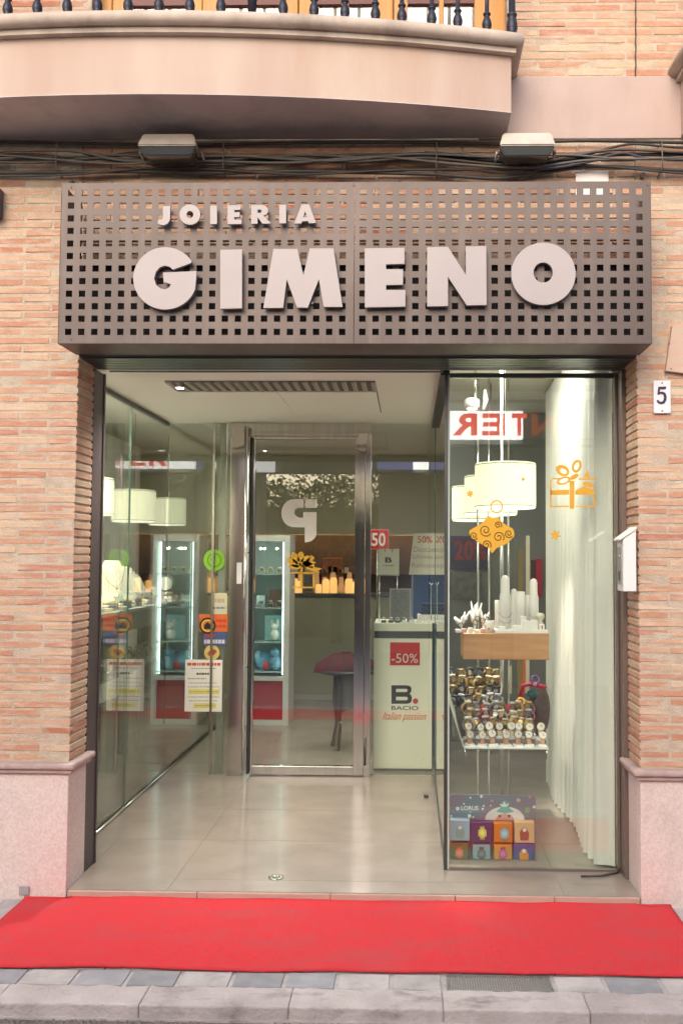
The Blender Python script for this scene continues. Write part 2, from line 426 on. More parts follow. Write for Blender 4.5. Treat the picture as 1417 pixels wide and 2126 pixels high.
# gutter grit along the kerb foot
g = MB(); R_ = random.Random(3)
for i in range(900):
    x = R_.uniform(-1.6, 1.3); y = -.926 - abs(R_.gauss(0, .03)); r = R_.uniform(.002, .006)
    g.hexa([(x - r, y - r, -.048), (x + r, y - r * .7, -.048), (x + r * .8, y + r, -.048), (x - r * .9, y + r * .8, -.048), (x - r * .6, y - r * .5, -.048 + r), (x + r * .5, y - r * .5, -.048 + r * 1.2), (x + r * .5, y + r * .5, -.048 + r), (x - r * .5, y + r * .4, -.048 + r)])
tag(g.build('gutter_gravel', mat('grit', (.22, .18, .15), .9, c2=(.30, .26, .23), sc=200)), 'dusty grit lying in the gutter at the foot of the kerb', 'gravel', kind='stuff')

# ---- shop floor with its tiles
floor = struct('floor', MB().box(-3.2, 2.2, .004, 6.4, -.1, .0383), mat('grout', (.27, .228, .195), .9))
TS = .565
ysteps = [0.0, .14]
while ysteps[-1] < 6.2: ysteps.append(ysteps[-1] + TS)
for y0, y1 in zip(ysteps, ysteps[1:]):
    for i in range(-5, 4):
        x0, x1 = -.467 + i * TS, -.467 + (i + 1) * TS
        if y0 < .3:
            x0 = max(x0, OX0 + .003); x1 = min(x1, OX1 - .003)
            if x1 - x0 < .03: continue
        if y0 < .3 and x0 < OX0 + .01 and y1 > .36:
            bx('tile', TILE, floor, -1.597 + .001, OX0, .354, y1 - .001, .02, FLZ)
        bx('tile', TILE, floor, x0 + .001, x1 - .001, y0 + .001, y1 - .001, .02, FLZ + random.uniform(-.0004, .0004))
xs = [OX0 + .004, -.9, -.33, .2, .62, OX1 - .004]
for a, b in zip(xs, xs[1:]):
    bx('riser_tile', RISER, floor, a + .0015, b - .0015, -.012, .0035, -.02, FLZ - .004, .0015)

# ---- bricks
def brick_meshes():
    out = []
    for k in range(6):
        rnd = random.Random(50 + k)
        bm = bmesh.new(); bmesh.ops.create_cube(bm, size=1)
        me = bpy.data.meshes.new('brick')
        for v in bm.verts:
            v.co.x *= 1 + rnd.uniform(-.012, .006); v.co.z *= 1 + rnd.uniform(-.10, .05); v.co.y += rnd.uniform(-.02, .02)
        bmesh.ops.scale(bm, vec=(.25, .1, .028), verts=bm.verts)
        bmesh.ops.bevel(bm, geom=list(bm.edges), offset=.0024, segments=1, affect='EDGES')
        bm.to_mesh(me); bm.free(); me.materials.append(BRICK); out.append(me)
    return out
BM = brick_meshes()
PITCHZ, BRH = .0372, .0285
def brick(parent, x0, x1, y0, y1, z, rnd):
    o = bpy.data.objects.new('brick', rnd.choice(BM)); COL.objects.link(o); o.parent = parent
    c = Vector(((x0 + x1) / 2, (y0 + y1) / 2 + rnd.uniform(-.0014, .0012), z + rnd.uniform(-.0018, .0018))) - wloc(parent)
    o.location = c; o.scale = ((x1 - x0) / .25, (y1 - y0) / .1, BRH / .028 * rnd.uniform(.94, 1.05))
    o.rotation_euler = (0, rnd.uniform(-.004, .004), 0)
    if rnd.random() < .5: o.scale.x *= -1; o.scale.y *= 1
    o.scale.x = abs(o.scale.x)
def courses(parent, x0, x1, z0, z1, seed, corner=None, cdepth=.2, bl=.25, j=.011):
    """Bond of thin bricks between x0 and x1; corner 'L'/'R' makes the bricks at that end run back into the reveal."""
    rnd = random.Random(seed); z = z0; k = 0
    while z + BRH <= z1 + .012:
        zc = z + BRH / 2
        if corner == 'R':
            x = x1; first = bl if k % 2 == 0 else bl * .5
            L = first
            while x > x0 + .03:
                a = max(x0, x - L)
                brick(parent, a, x, 0, cdepth if x == x1 else .06, zc, rnd)
                x = a - j; L = bl * rnd.uniform(.94, 1.05)
        else:
            x = x0; L = bl if k % 2 == 0 else bl * .5
            while x < x1 - .03:
                b = min(x1, x + L)
                brick(parent, x, b, 0, cdepth if (x == x0 and corner == 'L') else .06, zc, rnd)
                x = b + j; L = bl * rnd.uniform(.94, 1.05)
        z += PITCHZ; k += 1
PLZ = at(75, 1583, -.02).z        # top of plinth cap (left)
PRZ = at(1370, 1598, -.02).z
lp = thing('brick_pier', 'wide brick pier left of the shop entrance, beside the dark metal jamb', 'brick pier', (-1.7, .1, 0))
MB().box(-4, OX0 - .006, .0016, .197, .02, 3.33).build('mortar_core', MORTAR, lp)
courses(lp, -2.02, OX0, PLZ + .006, 3.31, 1, 'R')
rp_ = thing('brick_pier', 'brick pier right of the shop entrance, carrying the number tile', 'brick pier', (1.2, .1, 0))
MB().box(OX1 + .006, 4, .0016, .197, .02, 3.33).build('mortar_core', MORTAR, rp_)
courses(rp_, OX1, 1.42, PRZ + .006, 3.31, 2, 'L')
# plinths with their caps
def plinth(parent, x0, x1, zt, end):
    m_ = MB()
    capz0 = zt - .045
    m_.box(x0, x1, -.012, .205, -.02, capz0 - .002, .004)
    p = m_.build('plinth', PLINTH, parent)
    e0, e1 = (x0, x1 + .034) if end == 'R' else (x0 - .034, x1)
    prof = [(-.040, .0), (-.046, .010), (-.046, .018), (-.040, .026), (-.006, .030)]
    c = MB()
    # upper roll and lower fillet of the cap
    c.box(e0, e1, -.046, .235, zt - .026, zt, .009)
    f0, f1 = (x0, x1 + .018) if end == 'R' else (x0 - .018, x1)
    c.box(f0, f1, -.030, .221, capz0, zt - .0265, .004)
    c.build('plinth_cap', CAPSTONE, p)
    return p
plinth(lp, -4, OX0, PLZ, 'R')
plinth(rp_, OX1, 4, PRZ, 'L')
# lintel wall behind the sign and wall above
lw = thing('lintel_wall', 'strip of brick wall over the entrance, seen through the holes of the sign', 'brick wall', (-.25, .1, 2.777))
MB().box(OX0 - .004, OX1 + .004, .007, .34, 2.779, 3.33).build('mortar_core', MORTAR, lw)
courses(lw, OX0 + .002, OX1 - .002, 2.782, 3.31, 3)
bz = at(1250, 160, 0).z
uw = thing('upper_wall', 'brick wall of the first floor beside and behind the balcony', 'brick wall', (0, .1, bz))
DX0, DX1 = at(190, 30, .0).x, at(1052, 60, .0).x
MB().box(-4, DX0, .0016, .34, 3.335, 6.0).box(DX1, 4, .0016, .34, 3.335, 6.0).box(DX0, DX1, .006, .34, 5.2, 6.0).build('mortar_core', MORTAR, uw)
courses(uw, -2.02, DX0 - .006, bz + .006, 4.05, 5, 'R', .18)
courses(uw, DX1 + .006, 1.42, bz + .006, 4.05, 6, 'L', .18)
MB().box(.3, 4, -.008, .02, at(1250, 289, 0).z, bz, .003).build('plaster_band', PLASTER, uw)
MB().tube([(at(1318, y, -.004).x + .001 * sin(y * .2), -.006, at(1318, y, -.004).z) for y in range(-40, 166, 8)], [.0022 + .0012 * (abs(sin(k * 2.1)) ** 3) for k in range(26)], 6).build('crack', mat('crack_dark', (.09, .06, .045), .95), uw)

# structural shell round the shop (closes it off from daylight)
struct('shop_wall', MB().box(-4, OX0 - .052, .197, .35, -.1, 3.33).box(-3.2, -3.0, .35, 6.4, -.1, 3.3), WALLIN)
struct('shop_wall', MB().box(1.0, 4, .197, .35, -.1, 3.33).box(1.6, 1.8, .35, 6.4, -.1, 3.3), WALLIN)
struct('back_wall', MB().box(-3.2, 2.2, 6.2, 6.4, -.1, 3.3), WALLIN)
struct('shop_ceiling', MB().box(-3.2, 2.2, .345, 6.4, 2.575, 2.9), CEIL)
# dark box of the roller shutter behind the sign's lower half, and the soffit below it
sb = struct('shutter_box', MB().box(OX0 + .004, OX1 - .004, .05, .33, 2.36, 2.776), DARK)
so = MB().box(OX0 + .004, OX1 - .004, -.015, .292, 2.352, 2.359)
for k in range(7):
    y = .0 + k * .036
    so.box(OX0 + .008, OX1 - .008, y, y + .026, 2.343, 2.3515)
struct('soffit', so, mat('soffit_metal', (.12, .125, .12), .3, .6))
bx('soffit_trim', mat('bright_trim', (.55, .56, .54), .25, .8), sb, OX0 + .05, SGX - .02, .258, .27, 2.336, 2.3425)

# ---- porch ceiling with its hatch
ce = MB().box(LGX + .001, SGX - .03, .345, BGY + .05, CZ, 2.56)
ceil = struct('ceiling', ce, CEIL)
def cz_at(px, py, Z=CZ):
    d = CM @ Vector(((px - CX) / F, -(py - CY) / F, -1)); return EYE + d * ((Z - EYE.z) / d.z)
h0, h1, h2, h3 = cz_at(340, 790), cz_at(780, 790), cz_at(432, 855), cz_at(790, 855)
hx0, hx1 = (h0.x + h2.x) / 2, (h1.x + h3.x) / 2
hy0, hy1 = h0.y, h2.y
MB().box(hx0, hx1, hy0, hy1, CZ - .003, CZ - .0005).build('hatch_gap', mat('gap_dark', (.16, .15, .13), .9), ceil)
gy = cz_at(500, 810).y
hm = (hx0 + hx1) / 2
for a, b in ((hx0 + .006, hm - .002), (hm + .002, hx1 - .006)):
    MB().box(a, b, gy + .012, hy1 - .006, CZ - .009, CZ - .0035).build('hatch_panel', CEIL, ceil)
g = MB(); n = 22
for k in range(n):
    x = hx0 + .012 + (hx1 - hx0 - .024) * k / (n - 1)
    g.hexa([(x - .012, hy0 + .006, CZ - .010), (x + .006, hy0 + .006, CZ - .010), (x + .006, gy, CZ - .010), (x - .012, gy, CZ - .010), (x - .006, hy0 + .006, CZ - .0035), (x + .012, hy0 + .006, CZ - .0035), (x + .012, gy, CZ - .0035), (x - .006, gy, CZ - .0035)])
g.build('ceiling_grille', mat('grille_paint', (.38, .35, .30), .6), ceil)

# ---- metal jambs of the entrance
jb = thing('door_jamb', 'dark brown metal jamb lining the left side of the entrance', 'door jamb', (OX0, .27, 0))
MB().box(OX0 - .05, OX0 - .002, .207, .345, FLZ, 2.342, .003).box(OX0 - .05, OX0 + .004, .335, .352, FLZ, 2.342).build('jamb_panel', JAMB, jb)
jb2 = thing('door_jamb', 'narrow brown metal jamb on the right, behind the white mailbox', 'door jamb', (.97, .25, 0))
MB().box(.968, 1.0, .207, .335, FLZ, 2.342, .002).box(.955, .967, .285, .335, FLZ, 2.342, .002).build('jamb_panel', mat('jamb_brown', (.20, .15, .125), .45, .4), jb2)

# ================================================================== BALCONIES
def balcony(label, x_right_corner=.417, copy_of=None):
    cxm = -1.128
    loc = (cxm, -.2, BALZ)
    b = thing('balcony', label, 'balcony', loc, 'bowed balconies with iron railings')
    half, yc, sag = 1.545, -.23, .17
    R = (half * half + sag * sag) / (2 * sag)
    def arc(off, n=48):
        """Points of the bowed front, moved out by off."""
        out = []
        a0 = math.asin(half / R)
        for k in range(n + 1):
            a = -a0 + 2 * a0 * k / n
            out.append((cxm + (R + off) * sin(a), yc - sag + R - (R + off) * cos(a)))
        return out
    def slab(off, z0, z1, m, name, parent, side=0.0):
        pts = arc(off)
        if side:
            pts = [(p[0] + (-side if p[0] < cxm else side) * (1 if i in (0, len(pts) - 1) else 0), p[1]) for i, p in enumerate(pts)]
        pts = [(pts[0][0], .0)] + pts + [(pts[-1][0], .0)]
        mb = MB()
        lo = [mb.bm.verts.new((x, y, z0)) for x, y in pts]; hi = [mb.bm.verts.new((x, y, z1)) for x, y in pts]
        N = len(pts)
        for i in range(N):
            mb.bm.faces.new((lo[i], lo[(i + 1) % N], hi[(i + 1) % N], hi[i]))
        mb.bm.faces.new(lo); mb.bm.faces.new(hi)
        return mb.build(name, m, parent)
    zt = 3.572
    slab(0, BALZ + .004, zt, FASCIA, 'fascia', b)
    slab(.004, BALZ, BALZ + .0035, SOFFIT, 'underside', b)
    mo = slab(.030, zt + .001, zt + .022, STONE, 'moulding', b, .012)
    # roll of the moulding: a half-round swept along the bow
    pts = arc(.045); e0, e1 = pts[0], pts[-1]
    path = [(e0[0] - .016, .0), (e0[0] - .016, e0[1])] + pts[1:-1] + [(e1[0] + .016, e1[1]), (e1[0] + .016, .0)]
    mb = MB().tube([(x, y, zt + .050) for x, y in path], .027, 12); mb.build('moulding_roll', STONE, mo)
    slab(.036, zt + .024, zt + .074, STONE, 'coping', b, .014)
    zr = zt + .078
    pa = arc(.012)
    pa = [(pa[0][0] - .012, 0)] + pa + [(pa[-1][0] + .012, 0)]
    MB().tube([(x, y, zr + .004) for x, y in pa], .009, 8).build('bottom_rail', RAILIRON, b)
    MB().tube([(x, y, zr + .93) for x, y in pa], .018, 8).build('handrail', RAILIRON, b)
    prof = [(.021, 0), (.021, .006), (.017, .012), (.013, .017), (.019, .030), (.0205, .042), (.018, .056), (.012, .070), (.0095, .078), (.016, .082), (.016, .088), (.0095, .093), (.0088, .15), (.0088, .92)]
    proto = None
    pxs = [-45, 15, 77, 140, 202, 266, 328, 391, 455, 523, 589, 652, 715, 776, 836, 894, 953, 1012, 1071]
    P = arc(.012, 200)
    angs = []
    for px in pxs:
        best = min(P, key=lambda q: abs(at(px, 60, q[1]).x - q[0])); angs.append(best)
    left = [(2 * cxm - q[0], q[1]) for q in angs if q[0] > cxm + .2]
    seen = angs + [q for q in left if q[0] < min(a[0] for a in angs) - .05]
    for i, q in enumerate(seen):
        if i in (9, 18):
            p2 = [(.024, 0), (.024, .012), (.018, .02), (.023, .034), (.0235, .05), (.020, .07), (.016, .085), (.021, .090), (.021, .098), (.0145, .103), (.0145, .95)] if i == 18 else [(.018, 0), (.018, .07), (.022, .074), (.022, .084), (.014, .09), (.014, .95)]
            MB().lathe((q[0], q[1], zr), p2, 14).build('railing_post', RAILIRON, b)
            continue
        if proto is None:
            o = MB().lathe((q[0], q[1], zr), prof, 12).build('baluster', RAILIRON, b, loc=Vector((q[0], q[1], zr)) - Vector(loc)); proto = o
        else:
            o = proto.copy(); COL.objects.link(o); o.parent = b; o.location = Vector((q[0], q[1], zr)) - Vector(loc)
    return b
bal = balcony('long bowed balcony with pink plaster front and black iron balusters above the shop sign')
b2 = copy_tree(bal); b2.location.x += 3.86
b2['label'] = 'neighbouring balcony cut off at the upper right edge, only its corner in view'

# ---- balcony door
bd = thing('balcony_door', 'orange varnished wooden balcony doors with white curtains behind the panes', 'balcony door', (-.35, .12, 3.6))
DY = .10
def dx(px): return at(px, 40, DY).x
def wood(px0, px1, y0=DY, y1=DY + .06, name='stile'):
    bx(name, WOOD, bd, dx(px0), dx(px1), y0, y1, 3.58, 5.15, .004)
for a, b in ((197, 232), (233, 262), (388, 419), (420, 452), (590, 618), (620, 656), (777, 815), (817, 845), (984, 1012), (1014, 1050)): wood(a, b)
for a, b in ((319, 337), (514, 528), (708, 723), (911, 921)): wood(a, b, DY + .008, DY + .05, 'muntin')
panes = [(262, 319), (337, 388), (452, 514), (528, 590), (656, 708), (723, 777), (845, 911), (921, 984)]
zrl = at(600, 6, DY).z
for a, b in panes:
    bx('pane', WGLASS, bd, dx(a), dx(b), DY + .026, DY + .031, 3.6, 5.1)
    bx('glazing_bar', WOODRED, bd, dx(a) + .001, dx(b) - .001, DY + .012, DY + .045, zrl, zrl + .035)
    mid = (dx(a) + dx(b)) / 2
c = MB()
for k in range(200):
    x0 = dx(200) + (dx(1050) - dx(200)) * k / 200; x1 = dx(200) + (dx(1050) - dx(200)) * (k + 1) / 200
    y0 = DY + .16 + .018 * sin(k * .9) + .01 * sin(k * .37); y1 = DY + .16 + .018 * sin((k + 1) * .9) + .01 * sin((k + 1) * .37)
    c.face([(x0, y0, 3.6), (x1, y1, 3.6), (x1, y1, 5.1), (x0, y0, 5.1)])
bmesh.ops.remove_doubles(c.bm, verts=c.bm.verts, dist=.0005)
tag(c.build('lace_curtain', mat('lace', (.80, .79, .76), .95, c2=(.70, .69, .67), sc=30, stretch=(1, 1, .3)), smooth=True), 'white lace curtain hanging behind the balcony door panes', 'curtain')
struct('upper_room_wall', MB().box(-4, 4, .45, .5, 3.3, 6), WALLIN)
struct('upper_slab', MB().box(-4, 4, .35, 6.4, 3.3, 3.5), WALLIN)

# ================================================================== SIGN
SX0, SX1, SZ0, SZ1, SY = -1.465, .991, 2.353, 3.035, -.24
sg = thing('shop_sign', 'perforated brown metal box sign with raised letters over the entrance', 'shop sign', (-.24, -.1, SZ0))
ncols, nrows = 22, 12
holes_x = [at(145 + 26.95 * k, 550, SY).x for k in range(22)] + [at(752.5 + 27.35 * k, 550, SY).x for k in range(22)]
holes_z = [at(700, y, SY).z for y in (399, 425.3, 452, 478, 504.5, 530.5, 556.7, 583, 609.3, 635.5, 661.5, 689)]
seam = at(735, 550, SY).x
hw = .0133
def perforated(hx, x0, x1, z0, z1):
    mb = MB(); t = .003
    xs = [x0]
    for h in hx: xs += [h - hw, h + hw]
    xs.append(x1)
    zs = [z0]
    for h in sorted(holes_z): zs += [h - hw, h + hw]
    zs.append(z1)
    V = {}
    def v(i, j, k):
        if (i, j, k) not in V: V[(i, j, k)] = mb.bm.verts.new((xs[i], SY + (t if k else 0), zs[j]))
        return V[(i, j, k)]
    for i in range(len(xs) - 1):
        for j in range(len(zs) - 1):
            if i % 2 == 1 and j % 2 == 1:
                for (a, b) in (((i, j), (i + 1, j)), ((i + 1, j), (i + 1, j + 1)), ((i + 1, j + 1), (i, j + 1)), ((i, j + 1), (i, j))):
                    mb.bm.faces.new((v(*a, 0), v(*b, 0), v(*b, 1), v(*a, 1)))
            else:
                mb.bm.faces.new((v(i, j, 0), v(i + 1, j, 0), v(i + 1, j + 1, 0), v(i, j + 1, 0)))
                mb.bm.faces.new((v(i, j, 1), v(i, j + 1, 1), v(i + 1, j + 1, 1), v(i + 1, j, 1)))
    return mb
perforated(holes_x[:22], SX0 + .002, seam - .0012, SZ0 + .001, SZ1 - .001).build('perforated_panel', SIGNMETAL, sg)
perforated(holes_x[22:], seam + .0012, SX1 - .002, SZ0 + .001, SZ1 - .001).build('perforated_panel', SIGNMETAL, sg)
MB().box(SX0, SX0 + .0018, SY - .002, -.02, SZ0, SZ1).build('side_panel', SIGNMETAL, sg)
MB().box(SX1 - .0018, SX1, SY - .002, -.02, SZ0, SZ1).build('side_panel', SIGNMETAL, sg)
# frame behind the panels and the lower return
fr = MB()
for z in (SZ0 + .004,):
    fr.box(SX0 + .004, SX1 - .004, SY + .005, -.03, z - .003, z + .004)
for x in (SX0 + .02, seam, SX1 - .02):
    fr.box(x - .008, x + .008, -.09, -.07, SZ0 + .02, SZ1 - .02)
for z in (SZ1 - .18, ):
    fr.box(SX0 + .01, SX1 - .01, -.068, -.052, z - .008, z + .008)
fr.build('inner_frame', SIGNMETAL, sg)
for px, py in ((148, 388), (148, 704), (733, 384), (1343, 384), (1345, 700)):
    p = at(px, py, SY); MB().lathe((p.x, SY - .003, p.z), [(.004, 0), (.004, .003)], 8, 'Y').build('screw', SIGNMETAL, sg)
LY = SY - .024
def P(*a): return [(a[i], a[i + 1]) for i in range(0, len(a), 2)]
G = [(398, 541)] + circ(344, 579, 66, 64, 34, -36, -348)[1:]   # over the top, round the left, up to the right end
G = [(344 + 66 * cos(radians(a)), 579 + 64.5 * sin(radians(a))) for a in range(-34, -346, -6)]
G += [(409, 564), (339.5, 567), (341, 587)]
G += [(356, 591), (352, 598), (344, 602), (334, 600), (325, 592), (321, 579), (325, 565), (333, 556), (344, 552.5), (353, 555), (360, 561), (398, 547)]
letters = {
    'G': [G],
    'I': [P(458, 520, 503, 519, 503, 641, 458, 642)],
    'M': [P(568, 518, 617.5, 518, 630, 573, 643, 517, 692, 517, 711, 638, 672, 638, 662, 581, 639, 639.5, 617, 639.5, 595.5, 581, 588, 640, 547, 640.5)],
    'E': [P(757, 517, 839, 515.5, 839, 549, 801, 550, 801, 560, 836, 560, 836, 592, 801, 593, 801, 603, 841, 603, 841, 637.5, 757, 639)],
    'N': [P(886, 514.5, 929, 513.5, 966, 572, 966, 513, 1008, 512, 1009, 634, 968, 635, 929, 576, 929, 636.5, 886, 637)],
    'O': [circ(1126.5, 569.5, 66.5, 64.5, 64), circ(1126, 567, 20, 21, 36)],
}
small = {
    'J': [P(339, 429, 354, 428.5, 354, 452) + [(353, 459), (349, 465), (342, 468.5), (334, 468), (327.5, 464), (331, 455.5), (335, 457), (338, 456), (339, 452)]],
    'O': [circ(395, 446.5, 21.5, 21, 40), circ(395, 446.5, 7, 7.5, 20)],
    'I': [P(437, 428.5, 451, 428, 451, 466, 437, 466.5)],
    'E': [P(473, 427.5, 500, 427, 500, 436.5, 487, 437, 487, 442, 498, 441.5, 498, 451.5, 487, 452, 487, 457, 502, 456.5, 502, 466, 473, 466.5)],
    'R': [P(522, 427, 542, 426.5) + [(550, 428), (556, 433), (557, 440), (553, 446), (547, 449), (563, 465), (545, 465.5), (535, 452), (535, 465.5), (522, 466)], P(535, 436, 541, 436, 544, 439, 541, 443, 535, 443)],
    'I2': [P(580, 426.5, 594, 426, 594, 464.5, 580, 465)],
    'A': [P(626, 426, 642, 425.5, 656, 464, 641, 464.5, 639.5, 460, 627, 460.5, 625.5, 465, 611, 465.5), P(629.5, 452, 637.5, 452, 633.5, 440)],
}
for ch, loops in letters.items():
    o = from_mesh('letter', shape_px(loops, LY, .016), LETTER, sg); o['label'] = 'large raised letter ' + ch
    px = sum(p[0] for p in loops[0]) / len(loops[0]); py = sum(p[1] for p in loops[0]) / len(loops[0])
    s_ = MB()
    for ddx, ddy in ((-22, -40), (18, 40)):
        q = at(px + ddx, py + ddy, LY); s_.lathe((q.x, LY + .008, q.z), [(.005, 0), (.005, .0155)], 8, 'Y')
    s_.build('standoff', DKMETAL, o)
for ch, loops in small.items():
    o = from_mesh('letter', shape_px(loops, SY - .026, .012), LETTER, sg); o['label'] = 'small raised letter ' + ch[0]

# ================================================================== cables, floodlights, small wall things
def cable(pts, r, m, label, y=-.03, group='cables along the wall'):
    Q = []
    for i in range(len(pts) - 1):
        (x0, y0), (x1, y1) = pts[i], pts[i + 1]
        p_1 = pts[i - 1] if i > 0 else pts[i]; p2 = pts[i + 2] if i + 2 < len(pts) else pts[i + 1]
        for k in range(8):
            t = k / 8
            def cr(a, b, c_, d): return .5 * ((2 * b) + (-a + c_) * t + (2 * a - 5 * b + 4 * c_ - d) * t * t + (-a + 3 * b - 3 * c_ + d) * t ** 3)
            Q.append((cr(p_1[0], x0, x1, p2[0]), cr(p_1[1], y0, y1, p2[1])))
    Q.append(pts[-1])
    W_ = [at(a, b, y - .012 * (.5 + .5 * sin(a * .011))) for a, b in Q]
    o = MB().tube(W_, r, 7).build('cable', m)
    return tag(o, label, 'cable', group)
cable([(-120, 292), (200, 298), (400, 301), (640, 296), (900, 296), (1040, 299), (1200, 292), (1417, 296), (1600, 298)], .0075, CABLE, 'black cable running highest, right under the balcony', -.022)
cable([(-120, 326), (60, 322), (180, 330), (300, 318), (520, 332), (760, 322), (980, 330), (1100, 345), (1260, 322), (1417, 322), (1600, 325)], .0085, CABLE, 'thick black cable in the middle of the tangle', -.034)
cable([(-120, 334), (80, 330), (240, 322), (430, 330), (640, 322), (860, 334), (1060, 340), (1200, 318), (1330, 312), (1600, 330)], .0055, CABLEG, 'thin grey cable weaving through the tangle', -.045)
cable([(-120, 340), (120, 326), (280, 336), (480, 342), (660, 332), (900, 318), (1040, 335), (1180, 330), (1300, 300), (1417, 306), (1600, 300)], .0055, CABLE, 'thin black cable that rises to the top at the right floodlight', -.05)
cable([(-120, 318), (90, 312), (170, 316), (262, 334), (420, 334), (600, 338), (780, 326), (940, 340), (1090, 348), (1230, 332), (1417, 330), (1600, 330)], .006, CABLEG, 'grey cable sagging behind the floodlights', -.06)
cable([(-120, 360), (100, 358), (280, 356), (420, 360), (600, 356), (760, 358), (900, 362), (1040, 370), (1180, 350), (1260, 346), (1417, 354), (1600, 358)], .0085, CABLE, 'thick black cable lowest on the wall, just over the sign', -.03)
cable([(-120, 366), (120, 364), (300, 350), (440, 352), (620, 362), (800, 354), (960, 352), (1080, 360), (1200, 342), (1417, 360), (1600, 362)], .005, CABLE, 'thin black cable twisted round the lowest thick one', -.042)
cable([(880, 316), (960, 322), (1020, 330), (1120, 350), (1220, 336), (1290, 318), (1360, 330), (1600, 336)], .006, mat('cable_blue', (.05, .05, .07), .5), 'bluish cable joining the bundle beside the right floodlight', -.055)
CBR = mat('cable_brown', (.075, .055, .045), .6, c2=(.11, .085, .07), sc=12)
cable([(-120, 330), (60, 338), (220, 328), (380, 338), (560, 326), (720, 336), (880, 328), (1080, 342), (1260, 312), (1417, 316), (1600, 318)], .006, CBR, 'brown cable wavering through the middle of the tangle', -.055)
cable([(-120, 312), (80, 328), (260, 340), (460, 324), (680, 334), (860, 320), (1030, 326), (1180, 322), (1320, 330), (1600, 316)], .005, CABLEG, 'thin grey cable crossing the others near the left floodlight', -.064)
for i, px in enumerate((122, 466, 905, 1370)):
    p = at(px, 330, -.05); m_ = MB().tube([(p.x, -.002, p.z + .075), (p.x, -.075, p.z + .06), (p.x, -.08, p.z - .05), (p.x, -.002, p.z - .065)], .003, 6)
    tag(m_.build('cable_clip', CABLEG), ['wire clip holding the cables near the left edge', 'wire clip on the cables right of the left floodlight', 'wire clip on the cables left of the right floodlight', 'wire clip on the cables near the right edge'][i], 'cable clip', 'clips that hold the cables')
def flood(px0, px1, py0, py1, label):
    a = at(px0, py0, -.14); b = at(px1, py1, -.14)
    cxx = (a.x + b.x) / 2; w = (b.x - a.x) / 2; zt, zb = a.z, b.z
    h = zt - zb
    f = thing('floodlight', label, 'floodlight', (cxx, -.1, zb), 'floodlights over the sign')
    zm = zb + h * .38
    t = MB()
    # sloping housing: narrow at the back top, wide towards the front
    t.hexa([(cxx - w, -.19, zm), (cxx + w, -.19, zm), (cxx + w * .9, -.03, zm), (cxx - w * .9, -.03, zm), (cxx - w * .86, -.165, zt), (cxx + w * .86, -.165, zt), (cxx + w * .78, -.05, zt + .012), (cxx - w * .78, -.05, zt + .012)])
    bmesh.ops.bevel(t.bm, geom=list(t.bm.edges), offset=.006, segments=2, affect='EDGES')
    t.build('housing', FLOODB, f)
    l = MB().hexa([(cxx - w * .80, -.165, zb + .004), (cxx + w * .80, -.165, zb + .004), (cxx + w * .74, -.045, zb + .012), (cxx - w * .74, -.045, zb + .012), (cxx - w * .97, -.185, zm - .001), (cxx + w * .97, -.185, zm - .001), (cxx + w * .84, -.038, zm - .001), (cxx - w * .84, -.038, zm - .001)])
    bmesh.ops.bevel(l.bm, geom=list(l.bm.edges), offset=.004, segments=2, affect='EDGES')
    l.build('lens', FLOODG, f)
    for s_ in (-1, 1):
        MB().tube([(cxx + s_ * w * 1.04, -.12, zm), (cxx + s_ * w * 1.04, -.03, zm - .01), (cxx + s_ * w * .7, -.004, zm - .012)], .005, 8).build('bracket', FLOODB, f)
        MB().lathe((cxx + s_ * w * 1.0 - .004, -.12, zm), [(.011, 0), (.011, .012)], 10, 'X').build('side_knob', CABLEG, f)
    return f
flood(291, 412, 283, 330, 'beige floodlight on the cables under the balcony, left one')
flood(1034, 1150, 281, 331, 'beige floodlight on the cables at the balcony corner, right one')

# house number tile, mailbox, cover plate, small bits
a, b = at(1356, 858, -.014), at(1391, 790, -.014)
hn = thing('house_number', 'white enamel tile with a dark number 5 on the right pier', 'number tile', ((a.x + b.x) / 2, -.014, a.z))
MB().box(a.x, b.x, -.014, -.004, a.z, b.z, .003).build('tile_plate', mat('enamel', (.82, .78, .80), .25, coat=.4), hn)
five = P(1365, 803, 1381.5, 802.5, 1381, 808, 1369, 808.5, 1368, 814) + [(1374, 813), (1380, 816), (1382.5, 823), (1382, 831), (1378, 837.5), (1371, 839.5), (1364.5, 837), (1361.5, 832), (1364.5, 829.5), (1368, 833.5), (1372, 834.5), (1376, 831), (1377, 824), (1375, 819), (1370.5, 817.5), (1366.5, 819.5), (1363.5, 819)]
from_mesh('digit', shape_px([five], -.0155, .002), mat('navy_enamel', (.03, .02, .06), .35), hn)
for py in (795, 853):
    p = at(1373.5, py, -.016); MB().lathe((p.x, -.016, p.z), [(.0035, 0), (.0035, .003)], 8, 'Y').build('screw', DKMETAL, hn)
